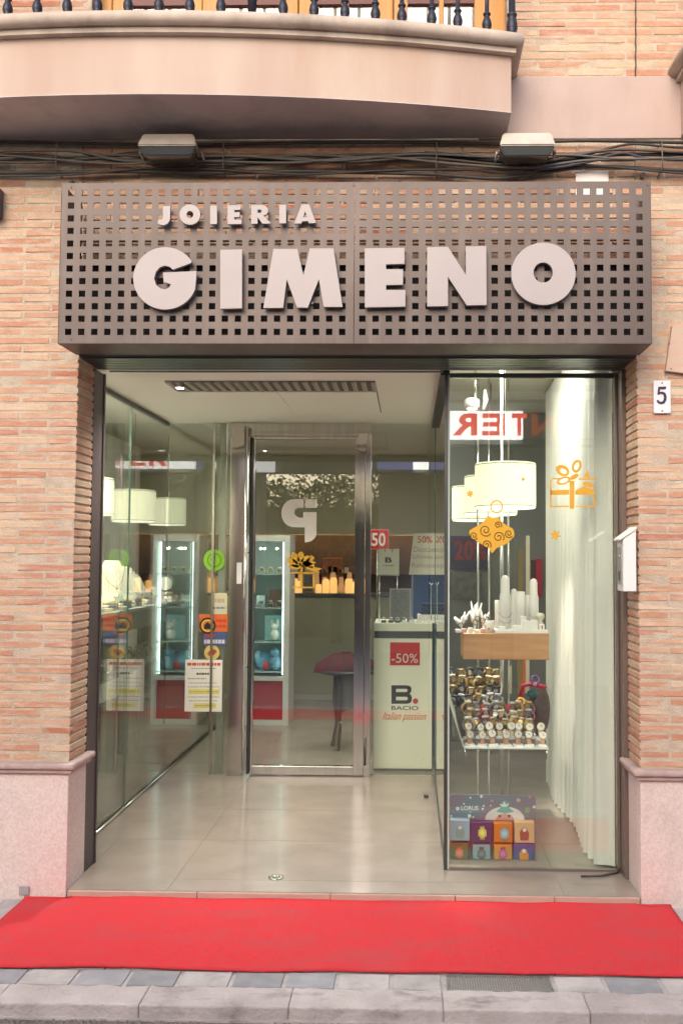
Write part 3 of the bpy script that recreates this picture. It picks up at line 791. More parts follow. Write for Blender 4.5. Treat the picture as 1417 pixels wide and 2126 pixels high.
# mailbox: fixed to the right reveal, turned towards the entrance
a, b = at(1314, 1228, .0), at(1320, 1095, .0)
mbx = thing('mailbox', 'slim white metal mailbox with sloping lid on the right jamb', 'mailbox', (.975, .02, a.z))
xl, xr = .906, .966
z0 = at(1300, 1227, 0).z; z1 = at(1310, 1094, 0).z
yb, yf = .06, -.055
m_ = MB().hexa([(xl + .004, yf, z0), (.9645, yf, z0), (.9645, yb, z0), (xl + .004, yb, z0), (xl + .004, yf, z1 - .055), (.9645, yf, z1 - .012), (.9645, yb, z1 - .012), (xl + .004, yb, z1 - .055)])
bmesh.ops.bevel(m_.bm, geom=list(m_.bm.edges), offset=.002, segments=2, affect='EDGES')
m_.build('body', WHITE, mbx)
MB().hexa([(xl - .012, yf - .006, z1 - .060), (.966, yf - .006, z1 - .010), (.966, yb, z1 - .010), (xl - .012, yb, z1 - .060), (xl - .012, yf - .006, z1 - .053), (.966, yf - .006, z1), (.966, yb, z1), (xl - .012, yb, z1 - .053)]).build('lid', WHITE, mbx)
MB().box(xl, xl + .0036, yf + .02, yb - .02, z0 + .03, z1 - .085, .001).build('door_panel', mat('mailbox_grey', (.42, .42, .41), .4, .3), mbx)
MB().lathe((xl - .006, -.01, (z0 + z1) / 2 + .01), [(.006, 0), (.006, .007)], 10, 'X').build('lock', STEEL, mbx)
MB().box(xl - .001, xl + .003, yf + .04, yb - .04, z0 + .045, z0 + .085).build('name_slot', GREYP, mbx)
# cover plate at the right edge
q = [at(1380, 770, -.02), at(1470, 782, -.02), at(1470, 665, -.02), at(1394, 676, -.02)]
m_ = MB().hexa([(q[0].x, -.022, q[0].z), (q[1].x, -.022, q[1].z), (q[1].x, -.003, q[1].z), (q[0].x, -.003, q[0].z), (q[3].x, -.022, q[3].z), (q[2].x, -.022, q[2].z), (q[2].x, -.003, q[2].z), (q[3].x, -.003, q[3].z)])
bmesh.ops.bevel(m_.bm, geom=list(m_.bm.edges), offset=.0015, segments=1, affect='EDGES')
cp = m_.build('cover_plate', mat('painted_plate', (.58, .38, .30), .7, c2=(.56, .44, .33), sc=7, stretch=(1, 1, 4)))
tag(cp, 'pinkish cover plate screwed to the wall above the number tile', 'cover plate')
for px, py in ((1388, 714), (1392, 765)):
    p = at(px, py, -.024); MB().lathe((p.x, -.0245, p.z), [(.003, 0), (.003, .003)], 8, 'Y').build('screw', DKMETAL, cp)
# white tile peeping over the sign
a, b = at(1194, 402, -.01), at(1262, 354, -.01)
tag(MB().box(a.x, b.x, -.012, -.003, a.z - .02, b.z, .002).build('wall_tile', mat('tile_white', (.80, .72, .68), .4)), 'blank white tile on the wall behind the top right of the sign', 'tile')
for i, (px, py) in enumerate(((148, 377), (1333, 364))):
    p = at(px, py, -.02); m_ = MB().lathe((p.x, -.03, p.z), [(.010, 0), (.010, .028)], 12, 'Y').lathe((p.x, -.036, p.z), [(.005, 0), (.005, .006)], 8, 'Y')
    tag(m_.build('wall_anchor', CABLEG), ['steel wall anchor above the left end of the sign', 'steel wall anchor above the right end of the sign'][i], 'anchor', 'wall anchors of the sign')
a, b = at(-40, 452, -.03), at(3, 392, -.03)
tag(MB().box(a.x - .1, b.x, -.06, -.004, a.z, b.z, .004).build('wall_box', mat('wall_box_dark', (.06, .055, .075), .4)), 'edge of a dark box on the brick wall at the left rim', 'wall box')
a = at(51, 1849, -.014)
tag(MB().box(a.x - .022, a.x + .022, -.02, -.0125, a.z - .018, a.z + .02, .003).build('survey_marker', mat('marker_grey', (.36, .34, .34), .7)), 'small grey square plate low on the left plinth', 'plate')

# ================================================================== CARPET
c = MB(); NX, NY = 120, 30
cx0, cx1, cy0, cy1 = -1.637, 1.105, -.665, .004
grid = []
for i in range(NX + 1):
    row = []
    for j in range(NY + 1):
        u, v = i / NX, j / NY
        x = cx0 + (cx1 - cx0) * u; y = cy0 + (cy1 - cy0) * v
        z = .011 + sum(.0016 * math.exp(-((x - q_) / .012) ** 2) for q_ in (-1.02, -.42, .12, .52)) + .0045 * mnoise.noise(Vector((x * 3, y * 5, 0))) + .002 * mnoise.noise(Vector((x * 9, y * 9, 3)))
        if v > .93: z += .012 * (v - .93) / .07 * (.6 + .4 * mnoise.noise(Vector((x * 4, 0, 7))))   # back edge rides up the step
        x += .006 * mnoise.noise(Vector((y * 5, u * 3, 1))) * (1 if u in (0, 1) else 0)
        y += .011 * mnoise.noise(Vector((x * 2.5, v * 3, 5))) * (1 if j in (0, NY) else 0) - (.012 if j == NY and x > OX1 - .02 else 0) * 1.0 - (.03 if j == NY and (x > OX1 - .03 or x < OX0 + .03) else 0)
        row.append(c.bm.verts.new((x, y, z)))
    grid.append(row)
for i in range(NX):
    for j in range(NY):
        f = c.bm.faces.new((grid[i][j], grid[i + 1][j], grid[i + 1][j + 1], grid[i][j + 1])); f.smooth = True
r_ = bmesh.ops.extrude_face_region(c.bm, geom=list(c.bm.faces), use_keep_orig=True)
for v in r_['geom']:
    if isinstance(v, bmesh.types.BMVert): v.co.z -= .007
tag(c.build('red_carpet', CARPET), 'long red carpet laid on the pavement in front of the shop step', 'carpet')

# ================================================================== GLAZING
def pane(label, x0, x1, y0, y1, z0, z1, parent):
    o = MB().box(x0, x1, y0, y1, z0, z1).build('pane', GLASS, parent); o['label'] = label; return o
EDGEL = mat('glass_edge_light', (.42, .52, .46), .2)
# left showcase glass, three sheets in line
yl = [.36, 1.28, 2.086]
rl = thing('showcase_glazing', 'left showcase glass wall with a chrome foot, running back into the shop', 'glazing', (LGX, 1.2, FLZ))
pane('sheet nearest the street', LGX - .005, LGX + .005, yl[0], yl[1] - .003, .05, 2.343, rl)
pane('middle sheet', LGX - .005, LGX + .005, yl[1] + .003, yl[2], .05, 2.343, rl)
pane('sheet inside the shop', LGX - .005, LGX + .005, 2.13, 3.9, .05, 2.5, rl)
MB().box(LGX - .012, LGX + .014, .352, 2.08, 2.343, CZ - .001).build('top_rail', DKMETAL, rl)
MB().box(LGX - .012, LGX + .006, .352, 3.9, FLZ, .05).build('bottom_rail', DKMETAL, rl)
MB().tube([(LGX + .016, .36, FLZ + .009), (LGX + .016, 3.88, FLZ + .009)], .008, 8).build('chrome_foot', CHROME, rl)
MB().box(LGX - .005, LGX + .005, yl[1] - .0025, yl[1] + .0025, .051, 2.342).build('joint_strip', GEDGE, rl)
MB().box(LGX - .0058, LGX + .0058, .353, .3595, .051, 2.342).build('front_edge', EDGEL, rl)
# right showcase
rs = thing('showcase_glazing', 'right showcase glass box with a dark corner post and golden stickers', 'glazing', (SGX, 1.2, FLZ))
pane('front sheet', SGX + .012, .954, RGY, RGY + .01, .052, 2.318, rs)
pane('side sheet facing the porch', SGX - .005, SGX + .005, RGY + .016, 2.086, .052, 2.335, rs)
MB().box(SGX - .012, SGX + .004, RGY, RGY + .0155, FLZ, 2.34).build('corner_post', DKMETAL, rs)
MB().box(SGX + .0045, SGX + .0115, RGY - .001, RGY + .011, .045, 2.33).build('glass_edge', EDGEL, rs)
MB().box(SGX - .030, SGX + .012, RGY + .02, 2.08, 2.335, CZ + .02).build('top_rail', DKMETAL, rs)
MB().box(SGX - .010, SGX + .010, RGY + .017, 2.08, FLZ, .052).build('bottom_rail', DKMETAL, rs)
MB().box(SGX + .012, .954, RGY - .004, RGY + .014, 2.3185, 2.34).build('head_rail', mat('rail_green', (.13, .15, .13), .3, .5), rs)
MB().box(SGX + .012, .954, RGY - .003, RGY + .013, FLZ, .0515).build('sill_rail', mat('rail_brown', (.20, .17, .15), .4, .4), rs)
# glass wall with the door
def bp(px, py, Y=BGY - .02): return at(px, py, Y)
DZ = CZ
jx = bp(441, 1200).x
dl, dr = bp(476, 1300).x, bp(768, 1300).x
rj = bp(902, 1400).x
ml = thing('glass_wall', 'glass wall either side of the shop door, from left showcase to right showcase', 'glass wall', (jx, BGY, FLZ))
pane('sheet beside the left showcase', LGX + .008, jx - .008, BGY - .005, BGY + .005, FLZ + .006, DZ, ml)
pane('sheet left of the door', jx + .008, dl - .002, BGY - .005, BGY + .005, FLZ + .006, DZ, ml)
pane('sheet in front of the counter', dr + .002, rj - .002, BGY - .005, BGY + .005, FLZ + .006, DZ, ml)
pane('narrow sheet beside the right showcase', rj + .002, SGX - .006, BGY - .005, BGY + .005, FLZ + .006, DZ, ml)
MB().box(jx - .0075, jx + .0075, BGY - .022, BGY + .022, FLZ, DZ, .001).build('mullion', STEEL, ml)
MB().box(jx + .03, jx + .075, BGY + .012, BGY + .05, FLZ, DZ, .001).build('cover_profile', mat('profile_grey', (.40, .38, .34), .35, .6), ml)
MB().box(rj - .0018, rj + .0018, BGY - .0045, BGY + .0045, FLZ + .007, DZ - .001).build('glass_joint', GEDGE, ml)

# ---- shop door
DYF = BGY - .03
door = thing('shop_door', 'stainless steel framed glass door with full height handle bar', 'door', ((dl + dr) / 2, BGY, FLZ))
def dbox(name, m, px0, px1, py0, py1, y0, y1, bev=.002):
    a, b = at(px0, py1, y0), at(px1, py0, y0)
    return MB().box(a.x, b.x, y0, y1, a.z, b.z, bev).build(name, m, door)
FR = MB(); 
x0, x1, x2, x3 = bp(476, 1250).x, bp(507, 1250).x, bp(757, 1250).x, bp(769, 1250).x
zt, zh = DZ, at(500, 905, DYF).z
FR.box(x0, x1, DYF - .012, BGY + .03, FLZ, zh - .001, .0015).box(x2, x3, DYF - .012, BGY + .03, FLZ, zh - .001, .0015)
FR.build('frame_post', STEEL, door)
dbox('frame_head', STEEL, 476, 769, 877, 904.5, DYF - .012, BGY + .03)
zb = FLZ + .008
lx0, lx1, lx2, lx3 = bp(521, 1250).x, bp(527, 1250).x, bp(735, 1250).x, bp(756, 1250).x
leaf = MB()
zt2 = at(600, 906, DYF).z; zt3 = at(600, 912, DYF).z; zb3 = at(600, 1591, DYF).z
leaf.box(lx0, lx1, DYF, BGY + .015, zb, zt2, .001)
leaf.box(lx2, lx3 - .001, DYF, BGY + .015, zb, zt2, .001)
leaf.build('leaf_stile', STEEL, door)
lr = MB().box(lx1 + .0005, lx2 - .0005, DYF + .001, BGY + .014, zb, zb3, .001).box(lx1 + .0005, lx2 - .0005, DYF + .001, BGY + .014, zt3, zt2, .001)
lr.build('leaf_rail', STEEL, door)
MB().box(lx1 + .0005, lx2 - .0005, BGY - .006, BGY + .002, zb3 + .0005, zt3 - .0005).build('door_pane', GLASS, door)
# full-height handle bar in front of the gap
hx = bp(513, 1250).x
h = MB().tube([(hx, DYF - .07, at(513, 1600, DYF - .07).z), (hx, DYF - .07, at(513, 884, DYF - .07).z)], .0115, 12)
hd = h.build('handle_bar', CHROME, door)
MB().box(hx + .013, hx + .030, DYF - .03, DYF - .002, zb + .01, zt2 - .01, .002).build('door_edge', mat('edge_rubber', (.03, .03, .03), .6), door)
for z in (.22, .75, 1.5, 2.15):
    MB().tube([(hx, DYF - .06, z), (hx + .018, DYF - .026, z)], .005, 8).build('handle_mount', CHROME, hd)
# closer boxes at the head
a, b = at(481, 930, DYF - .07), at(509, 885, DYF - .07)
m_ = MB().hexa([(a.x, DYF - .075, a.z), (b.x, DYF - .075, a.z + .02), (b.x, DYF - .013, a.z + .02), (a.x, DYF - .013, a.z), (a.x, DYF - .075, b.z), (b.x, DYF - .075, b.z), (b.x, DYF - .013, b.z), (a.x, DYF - .013, b.z)])
bmesh.ops.bevel(m_.bm, geom=list(m_.bm.edges), offset=.004, segments=2, affect='EDGES')
m_.build('sensor_box', mat('sensor_beige', (.56, .50, .45), .4, .2), door)
a, b = at(738, 944, DYF - .05), at(764, 900, DYF - .05)
m_ = MB().hexa([(a.x, DYF - .05, a.z + .045), (b.x - .02, DYF - .05, a.z), (b.x - .02, DYF - .013, a.z), (a.x, DYF - .013, a.z + .045), (a.x + .02, DYF - .05, b.z), (b.x, DYF - .05, b.z), (b.x, DYF - .013, b.z), (a.x + .02, DYF - .013, b.z)])
m_.build('door_closer', STEEL2, door)
p = at(757, 1560, DYF - .02)
MB().lathe((p.x, DYF - .02, p.z - .09), [(.008, 0), (.008, .18)], 10).build('hinge', DKMETAL, door)
p = at(742, 1262, DYF - .02)
MB().lathe((p.x, DYF - .012, p.z), [(.014, 0), (.014, .012)], 12, 'Y').build('lock_cylinder', STEEL2, door)
a, b = at(491, 1212, DYF - .014), at(502, 1168, DYF - .014)
tag(MB().box(a.x, b.x, DYF - .0145, DYF - .0125, a.z, b.z).build('door_label', mat('label_white', (.72, .70, .70), .5)), 'narrow white label on the left door post', 'label')
# emblem on the door
VY = BGY - .009
def C_(*a): return [(460 + a[i] / 4.168, 840 + a[i + 1] / 4.168) for i in range(0, len(a), 2)]
outer = [(517 + 0, 940)]
q1 = C_(708, 818, 640, 818, 600, 822, 566, 836, 538, 866, 520, 905, 516, 945, 522, 985, 542, 1022, 572, 1046, 610, 1059, 660, 1062, 718, 1062, 718, 1192, 745, 1190, 775, 1180, 800, 1160, 816, 1138, 820, 1120, 820, 930, 706, 930, 704, 978, 672, 978, 648, 968, 632, 950, 627, 932, 632, 912, 648, 898, 668, 893, 708, 893)
q2 = C_(722, 818, 823, 818, 823, 893, 722, 893)
em = thing('door_emblem', 'pale stylised letter emblem stuck on the door glass', 'emblem', (at(620, 1080, VY).x, VY, at(620, 1125, VY).z))
for q in (q1, q2): from_mesh('vinyl', shape_px([q], VY, .0012), mat('vinyl_pale', (.93, .89, .86), .5), em)

# ---- stickers and papers on the glass
SYB = BGY - .0065
def disc(name, px, py, r, Y, m, n=28): return from_mesh(name, shape_px([circ(px, py, r, r, n)], Y, .0008), m)
g = disc('green_sticker', 445, 1163, 22.5, SYB, mat('sticker_green', (.20, .42, .02), .5)); tag(g, 'round green sticker on the glass left of the door', 'sticker')
p = at(445, 1163, SYB)
from_mesh('print', shape_px([ell(445, 1163, 15, 15, 0), ell(445, 1163, 12.5, 12.5, 0)], SYB - .0012, .0004), mat('sticker_green_dark', (.08, .20, .01), .5), g)
from_mesh('print', shape_px([ell(442, 1158, 4, 8, 20)], SYB - .0012, .0004), MATS['sticker_green_dark'], g)
def card(name, px0, px1, py0, py1, Y, m, label, cat='sticker', t=.001):
    a, b = at(px0, py1, Y), at(px1, py0, Y)
    return tag(MB().box(a.x, b.x, Y - t / 2, Y + t / 2, a.z, b.z).build(name, m), label, cat)
def bars(parent, rows, Y, m, seed=1):
    """Printed lines on a paper: (x0, x1, y, half height) at photograph pixels, broken into words."""
    R = random.Random(seed); mb = MB()
    for x0, x1, y, hh in rows:
        x = x0
        while x < x1:
            w = R.uniform(3, 9); e = min(x1, x + w)
            a, b = at(x, y + hh, Y), at(e, y - hh, Y); mb.box(a.x, b.x, Y - .0003, Y + .0003, a.z, b.z); x = e + 1.3
    return mb.build('print', m, parent)
s1 = card('square_sticker', 440, 472, 1231, 1275, SYB, mat('sticker_sand', (.55, .48, .30), .6), 'sand coloured square sticker above the orange one')
bars(s1, [(443, 468, 1262, 2)], SYB - .0009, mat('sticker_blue', (.10, .22, .38), .6)); bars(s1, [(446, 466, 1247, 4)], SYB - .0009, mat('sticker_tan', (.40, .30, .22), .6))
s2 = card('orange_sticker', 413, 473, 1276, 1311, SYB - .001, mat('sticker_orange', (.62, .12, .02), .5), 'orange sticker with a black and yellow ring emblem beside the door')
from_mesh('ring_print', shape_px([circ(431, 1299, 17), circ(431, 1299, 13)], SYB - .0022, .0006), BLACK, s2)
from_mesh('ring_print', shape_px([circ(431, 1299, 13), circ(431, 1299, 10)], SYB - .0022, .0006), mat('sticker_yellow', (.66, .48, .06), .5), s2)
from_mesh('ring_print', shape_px([[(423, 1306), (425, 1297), (431, 1291), (437, 1297), (439, 1306)]], SYB - .0022, .0006), BLACK, s2)
bars(s2, [(448, 470, 1289, 3), (448, 470, 1300, 3)], SYB - .0018, mat('sticker_red', (.5, .04, .02), .5))
s3 = card('phone_sticker', 422, 470, 1312, 1340, SYB, mat('sticker_navy', (.06, .09, .20), .5), 'dark blue sticker with numbers under the orange one')
bars(s3, [(424, 468, 1332, 4)], SYB - .0009, mat('sticker_lilac', (.55, .52, .62), .5)); bars(s3, [(426, 446, 1319, 3)], SYB - .0009, RED)
s4 = disc('round_sticker', 440, 1355, 16, SYB, mat('sticker_gold', (.60, .44, .14), .5)); tag(s4, 'round yellow sticker with a red print above the notice', 'sticker')
from_mesh('print', shape_px([ell(440, 1355, 10, 6, -25)], SYB - .0012, .0005), mat('sticker_red2', (.46, .07, .03), .5), s4)
s5 = card('notice', 383, 462, 1370, 1477, SYB, PAPER, 'white paper notice with yellow highlighted lines left of the door', 'notice')
bars(s5, [(389, 458, 1379, 3)], SYB - .001, mat('print_red', (.55, .09, .05), .6), 2); bars(s5, [(397, 448, 1388, 1)], SYB - .001, GREYINK, 3)
bars(s5, [(408, 434, 1399, 2)], SYB - .001, BLACK, 4); bars(s5, [(390, 428, 1409, 1.2), (392, 450, 1418, .8), (390, 455, 1426, .8), (390, 455, 1447, .8), (392, 452, 1455, .8)], SYB - .001, GREYINK, 5)
MB_ = MB()
for a_, b_, y_, h_ in ((391, 456, 1436, 5), (402, 449, 1465, 5)):
    a, b = at(a_, y_ + h_, SYB), at(b_, y_ - h_, SYB); MB_.box(a.x, b.x, SYB - .0010, SYB - .0006, a.z, b.z)
MB_.build('highlight', YELLOW, s5)
bars(s5, [(393, 454, 1436, 1), (405, 446, 1465, 1)], SYB - .0014, GREYINK, 6)

# golden stickers
GY = RGY - .0012
ornP = P(1011, 1071, 1022, 1076, 1033, 1073, 1036, 1079, 1048, 1089, 1064, 1098, 1067, 1107, 1066, 1114, 1051, 1129, 1030, 1138, 1021, 1149, 1014, 1139, 992, 1126, 976, 1115, 973, 1107, 974, 1101, 995, 1089, 1006, 1079)
on = from_mesh('ornament_sticker', shape_px([ornP], GY, .0012), GOLD); tag(on, 'golden bauble sticker with swirls on the right showcase glass', 'sticker')
from_mesh('ring', shape_px([circ(1030, 1052, 13.5, 14), circ(1030, 1052, 10.5, 11)], GY, .0012), GOLD, on)
mb = MB()
for cx_, cy_, r_, s_ in ((1007, 1101, 13, 1), (1034, 1115, 12, -1), (983, 1112, 9, 1), (1009, 1131, 10, -1), (1055, 1108, 9, 1), (1033, 1090, 8, -1)):
    pts = []
    for k in range(26):
        t = k / 25; a = s_ * t * 2 * pi * 1.6 + .6; rr = r_ * (1 - t * .85)
        q = at(cx_ + rr * cos(a), cy_ + rr * sin(a), GY - .0013); pts.append(q)
    mb.tube(pts, .0022, 5)
mb.build('swirl', GOLDLINE, on)
def ring_px(l1, l2): return [l1, l2]
gf = thing('gift_sticker', 'golden gift box sticker with a bow on the right showcase glass', 'sticker', (at(1188, 1055, GY).x, GY, at(1188, 1055, GY).z))
def gs(loops): from_mesh('vinyl', shape_px(loops, GY, .0012), GOLD, gf)
gs([P(1181, 998, 1191.5, 998, 1191, 1056, 1181.5, 1056)])
gs([P(1141, 1018, 1180, 1017, 1180, 1027, 1141, 1028)]); gs([P(1193, 1018, 1212, 1010, 1233, 1018, 1234, 1027, 1193, 1027)])
gs([P(1141, 996, 1144, 996, 1144, 1050, 1180, 1050, 1180, 1053, 1141, 1053)]); gs([P(1193, 1050, 1231, 1050, 1231, 1030, 1234, 1030, 1234, 1053, 1193, 1053)])
gs([P(1144, 992.5, 1160, 992.5, 1160, 995, 1144, 995)]); gs([P(1200, 993, 1238, 993, 1238, 996, 1200, 996)])
gs([ell(1167, 977, 15, 11, 28), ell(1168, 978, 8, 5, 28)]); gs([ell(1196, 968, 10, 14, 18), ell(1196, 968, 5, 8.5, 18)])
gs([ell(1169, 998, 15, 8, -18), ell(1169, 998, 10, 4.5, -18)]); gs([ell(1191, 990, 10, 5, -30)]); gs([P(1210, 992, 1218, 976, 1224, 992)]); gs([ell(1220, 1006, 12, 5, 15)])
def star(cx_, cy_, r_, label, Y=GY, n=6):
    pts = [(cx_ + (r_ if k % 2 == 0 else r_ * .5) * cos(pi * k / n + .3), cy_ + (r_ if k % 2 == 0 else r_ * .5) * sin(pi * k / n + .3)) for k in range(2 * n)]
    tag(from_mesh('star_sticker', shape_px([pts], Y, .0012), GOLD), label, 'sticker', 'golden star stickers')
star(1152, 1111, 12, 'golden star sticker in front of the curtain under the gift box')
star(975, 1025, 9, 'golden star sticker in front of the second lamp shade'); star(1085, 995, 5, 'tiny golden star sticker in front of the first lamp shade')
# bow sticker on the door glass
bw = thing('bow_sticker', 'golden bow and present sticker on the door glass', 'sticker', (at(628, 1222, VY).x, VY, at(628, 1222, VY).z))
def gb(loops): from_mesh('vinyl', shape_px(loops, VY, .0012), GOLD, bw)
for e_ in ((608, 1168, 15, 7, 35), (613, 1159, 14, 7, 62), (624, 1157, 12, 7, 95), (634, 1163, 12, 7, 135), (640, 1172, 13, 6, 20), (612, 1177, 14, 5, 5)): gb([ell(*e_)])
gb([P(628, 1172, 646, 1152, 653, 1158, 648, 1164, 656, 1168, 636, 1178)]); gb([P(634, 1174, 668, 1180, 660, 1185, 664, 1190, 636, 1182)])
gb([P(623, 1178, 628, 1178, 628, 1218, 623, 1218)]); gb([P(603, 1188, 652, 1188, 652, 1191, 603, 1191)]); gb([P(649, 1192, 652, 1192, 652, 1220, 649, 1220)]); gb([P(606, 1218, 648, 1218, 648, 1221, 606, 1221)])

# ================================================================== SHOP INTERIOR
ORD = ['first', 'second', 'third', 'fourth', 'fifth', 'sixth', 'seventh', 'eighth', 'ninth', 'tenth', 'eleventh', 'twelfth', 'thirteenth']
# ---- counter behind the right sidelight
CYF = 2.24
ct = thing('display_counter', 'cream counter with a dark plinth behind the glass, bearing a red discount sign', 'counter', (-.03, CYF, FLZ))
k0, k1 = at(775, 1450, CYF).x, SGX - .02
def kz(py, Y=CYF): return at(840, py, Y).z
MB().box(k0, k1, CYF, CYF + .42, kz(1596), kz(1326), .002).build('front_panel', CREAM, ct)
MB().box(k0 + .004, k1, CYF + .012, CYF + .41, kz(1325.5), kz(1311), .0).build('shadow_gap', GREYP, ct)
MB().box(k0, k1, CYF - .004, CYF + .43, kz(1310.5), kz(1294), .002).build('counter_top', CREAM, ct)
MB().box(k0 + .004, k1, CYF + .01, CYF + .41, FLZ, kz(1597), .0).build('base', mat('base_grey', (.13, .14, .14), .5), ct)
a, b = at(809, 1381, CYF - .003), at(871, 1334, CYF - .003)
rd = MB().box(a.x, b.x, CYF - .003, CYF - .001, a.z, b.z).build('discount_sign', RED, ct)
from_mesh('lettering', text_px('-50%', 812, 1357, 867, 1376, CYF - .0042, .001), mat('print_white', (.80, .77, .74), .5), rd)
# brand print on the counter
def cpx(x, y): return (740 + x / 5.45, 1280 + y / 5.45)
Bl = [cpx(*q) for q in ((392, 778), (560, 778), (600, 786), (618, 806), (618, 840), (608, 862), (596, 874), (616, 892), (624, 920), (620, 955), (604, 978), (570, 987), (392, 987))]
h1_ = [cpx(*q) for q in ((444, 818), (556, 818), (574, 826), (574, 846), (556, 855), (444, 855))]; h2_ = [cpx(*q) for q in ((444, 908), (560, 908), (576, 916), (576, 938), (560, 948), (444, 948))]
from_mesh('print', shape_px([Bl, h1_, h2_], CYF - .0012, .001), BLACK, ct)
from_mesh('print', shape_px([circ(*cpx(664, 957), 5.6)], CYF - .0012, .001), RED, ct)
from_mesh('print', text_px('BACIO', *cpx(392, 1014), *cpx(698, 1058), CYF - .0012, .001, .012), BLACK, ct)
from_mesh('print', text_px('Italian passion', 794, 1479, 884, 1499, CYF - .0012, .001, 0, .45), mat('print_orange', (.50, .17, .06), .6), ct)
# things on the counter
cz_ = kz(1294)
ps = thing('sale_poster', 'white sale poster leaning behind the counter glass', 'poster', (at(890, 1193, 2.5).x, 2.5, cz_))
PY = 2.36
Q = [at(848, 1193, PY), at(928, 1193, PY), at(928, 1107, PY), at(858, 1107, PY)]
m_ = MB()
m_.hexa([(Q[0].x, PY, Q[0].z), (Q[1].x, PY, Q[1].z), (Q[1].x, PY + .003, Q[1].z), (Q[0].x, PY + .003, Q[0].z), (Q[3].x, PY, Q[3].z), (Q[2].x, PY, Q[2].z), (Q[2].x, PY + .003, Q[2].z), (Q[3].x, PY + .003, Q[3].z)])
m_.build('sheet', PAPER, ps)
PR = mat('print_red2', (.55, .06, .04), .6)
from_mesh('print', text_px('50%', 866, 1113, 897, 1127, PY - .001, .001, .01), PR, ps)
from_mesh('print', text_px('Descuento', 858, 1135, 922, 1146, PY - .001, .001), GREYINK, ps)
from_mesh('print', text_px('Ultimas por', 857, 1151, 922, 1163, PY - .001, .001), GREYINK, ps)
from_mesh('print', text_px('Relojes y', 854, 1169, 914, 1181, PY - .001, .001), GREYINK, ps)
MB().box(Q[0].x + .02, Q[0].x + .03, PY + .004, PY + .05, cz_, Q[0].z + .05).box(Q[1].x - .03, Q[1].x - .02, PY + .004, PY + .05, cz_, Q[1].z + .05).build('stand', CHROME, ps)
def onz(py, Y): return at(820, py, Y).z
bgY = 2.42
bgm = thing('paper_bag', 'small white paper bag with a black letter B', 'bag', (at(805, 1193, bgY).x, bgY, at(805, 1193, bgY).z))
a, b = at(784, 1193, bgY), at(828, 1140, bgY)
MB().box(a.x, b.x, bgY, bgY + .05, a.z, b.z, .001).build('bag_body', PAPER, bgm)
from_mesh('print', text_px('B', 799, 1157, 813, 1168, bgY - .001, .001, .03), BLACK, bgm)
bars(bgm, [(794, 818, 1174, 1.2)], bgY - .0007, GREYINK)
hp = [at(799, 1146, bgY - .004), at(799, 1138, bgY - .004), at(803, 1133, bgY - .004), at(810, 1133, bgY - .004), at(814, 1138, bgY - .004), at(814, 1146, bgY - .004)]
MB().tube(hp, .0022, 6).build('bag_handle', BLACK, bgm)
bk = at(805, 1193, bgY)
cs = thing('counter_stand', 'wire stand on the counter carrying the white paper bag', 'stand', (bk.x, bgY, cz_))
MB().box(a.x - .004, b.x + .004, bgY, bgY + .055, a.z - .007, a.z - .001).build('tray', CHROME, cs)
p = at(787, 1193, bgY); MB().tube([(p.x, bgY + .03, cz_), (p.x, bgY + .03, a.z - .007)], .004, 8).build('leg', CHROME, cs)
p = at(824, 1193, bgY); MB().tube([(p.x, bgY + .03, cz_), (p.x, bgY + .03, a.z - .007)], .004, 8).build('leg', CHROME, cs)
r5 = card('sale_sign', 768, 805, 1101, 1139, 2.9, RED, 'red square sign reading 50 behind the counter', 'sign', .004)
a, b = at(766, 1141, 2.904), at(807, 1099, 2.904); MB().box(a.x, b.x, 2.9022, 2.906, a.z, b.z).build('border', mat('sign_border', (.6, .25, .22), .5), r5)
MB().tube([(a.x + .06, 2.92, kz(1294)), (a.x + .06, 2.92, a.z + .05)], .006, 8).build('pole', CHROME, r5)
from_mesh('lettering', text_px('50', 771, 1106, 800, 1134, 2.8965, .001, .02), MATS['print_white'], r5)
af = thing('photo_frame', 'upright clear photo frame with a pale border on the counter', 'photo frame', (at(830, 1285, 2.36).x, 2.36, cz_))
Y = 2.36
a, b = at(808, 1284, Y), at(853, 1222, Y); t = .009
MB().box(a.x, a.x + t, Y, Y + .012, cz_, b.z).box(b.x - t, b.x, Y, Y + .012, cz_, b.z).box(a.x + t, b.x - t, Y, Y + .012, b.z - t, b.z).build('border', mat('frame_silver', (.60, .62, .62), .25, .4), af)
MB().box(a.x + t, b.x - t, Y + .004, Y + .008, cz_, b.z - t).build('picture', mat('frame_print', (.16, .18, .19), .2, c2=(.30, .30, .30), sc=40, stretch=(1, 1, 6)), af)
for i, px in enumerate((894, 914)):
    Y = 2.34; p = at(px, 1280, Y); t_ = at(px, 1215, Y)
    m_ = MB().tube([(p.x, Y, cz_ + .004), (p.x, Y, t_.z), (p.x - .012, Y, t_.z + .022)], .0035, 7).tube([(p.x, Y, t_.z), (p.x + .014, Y, t_.z + .014)], .003, 7).lathe((p.x, Y, cz_), [(.03, 0), (.03, .004)], 16)
    tag(m_.build('jewel_stand', CHROME), ['slim steel jewellery stand on the counter, left of the two', 'slim steel jewellery stand on the counter, right of the two'][i], 'stand', 'steel jewellery stands on the counter')
R_ = random.Random(5)
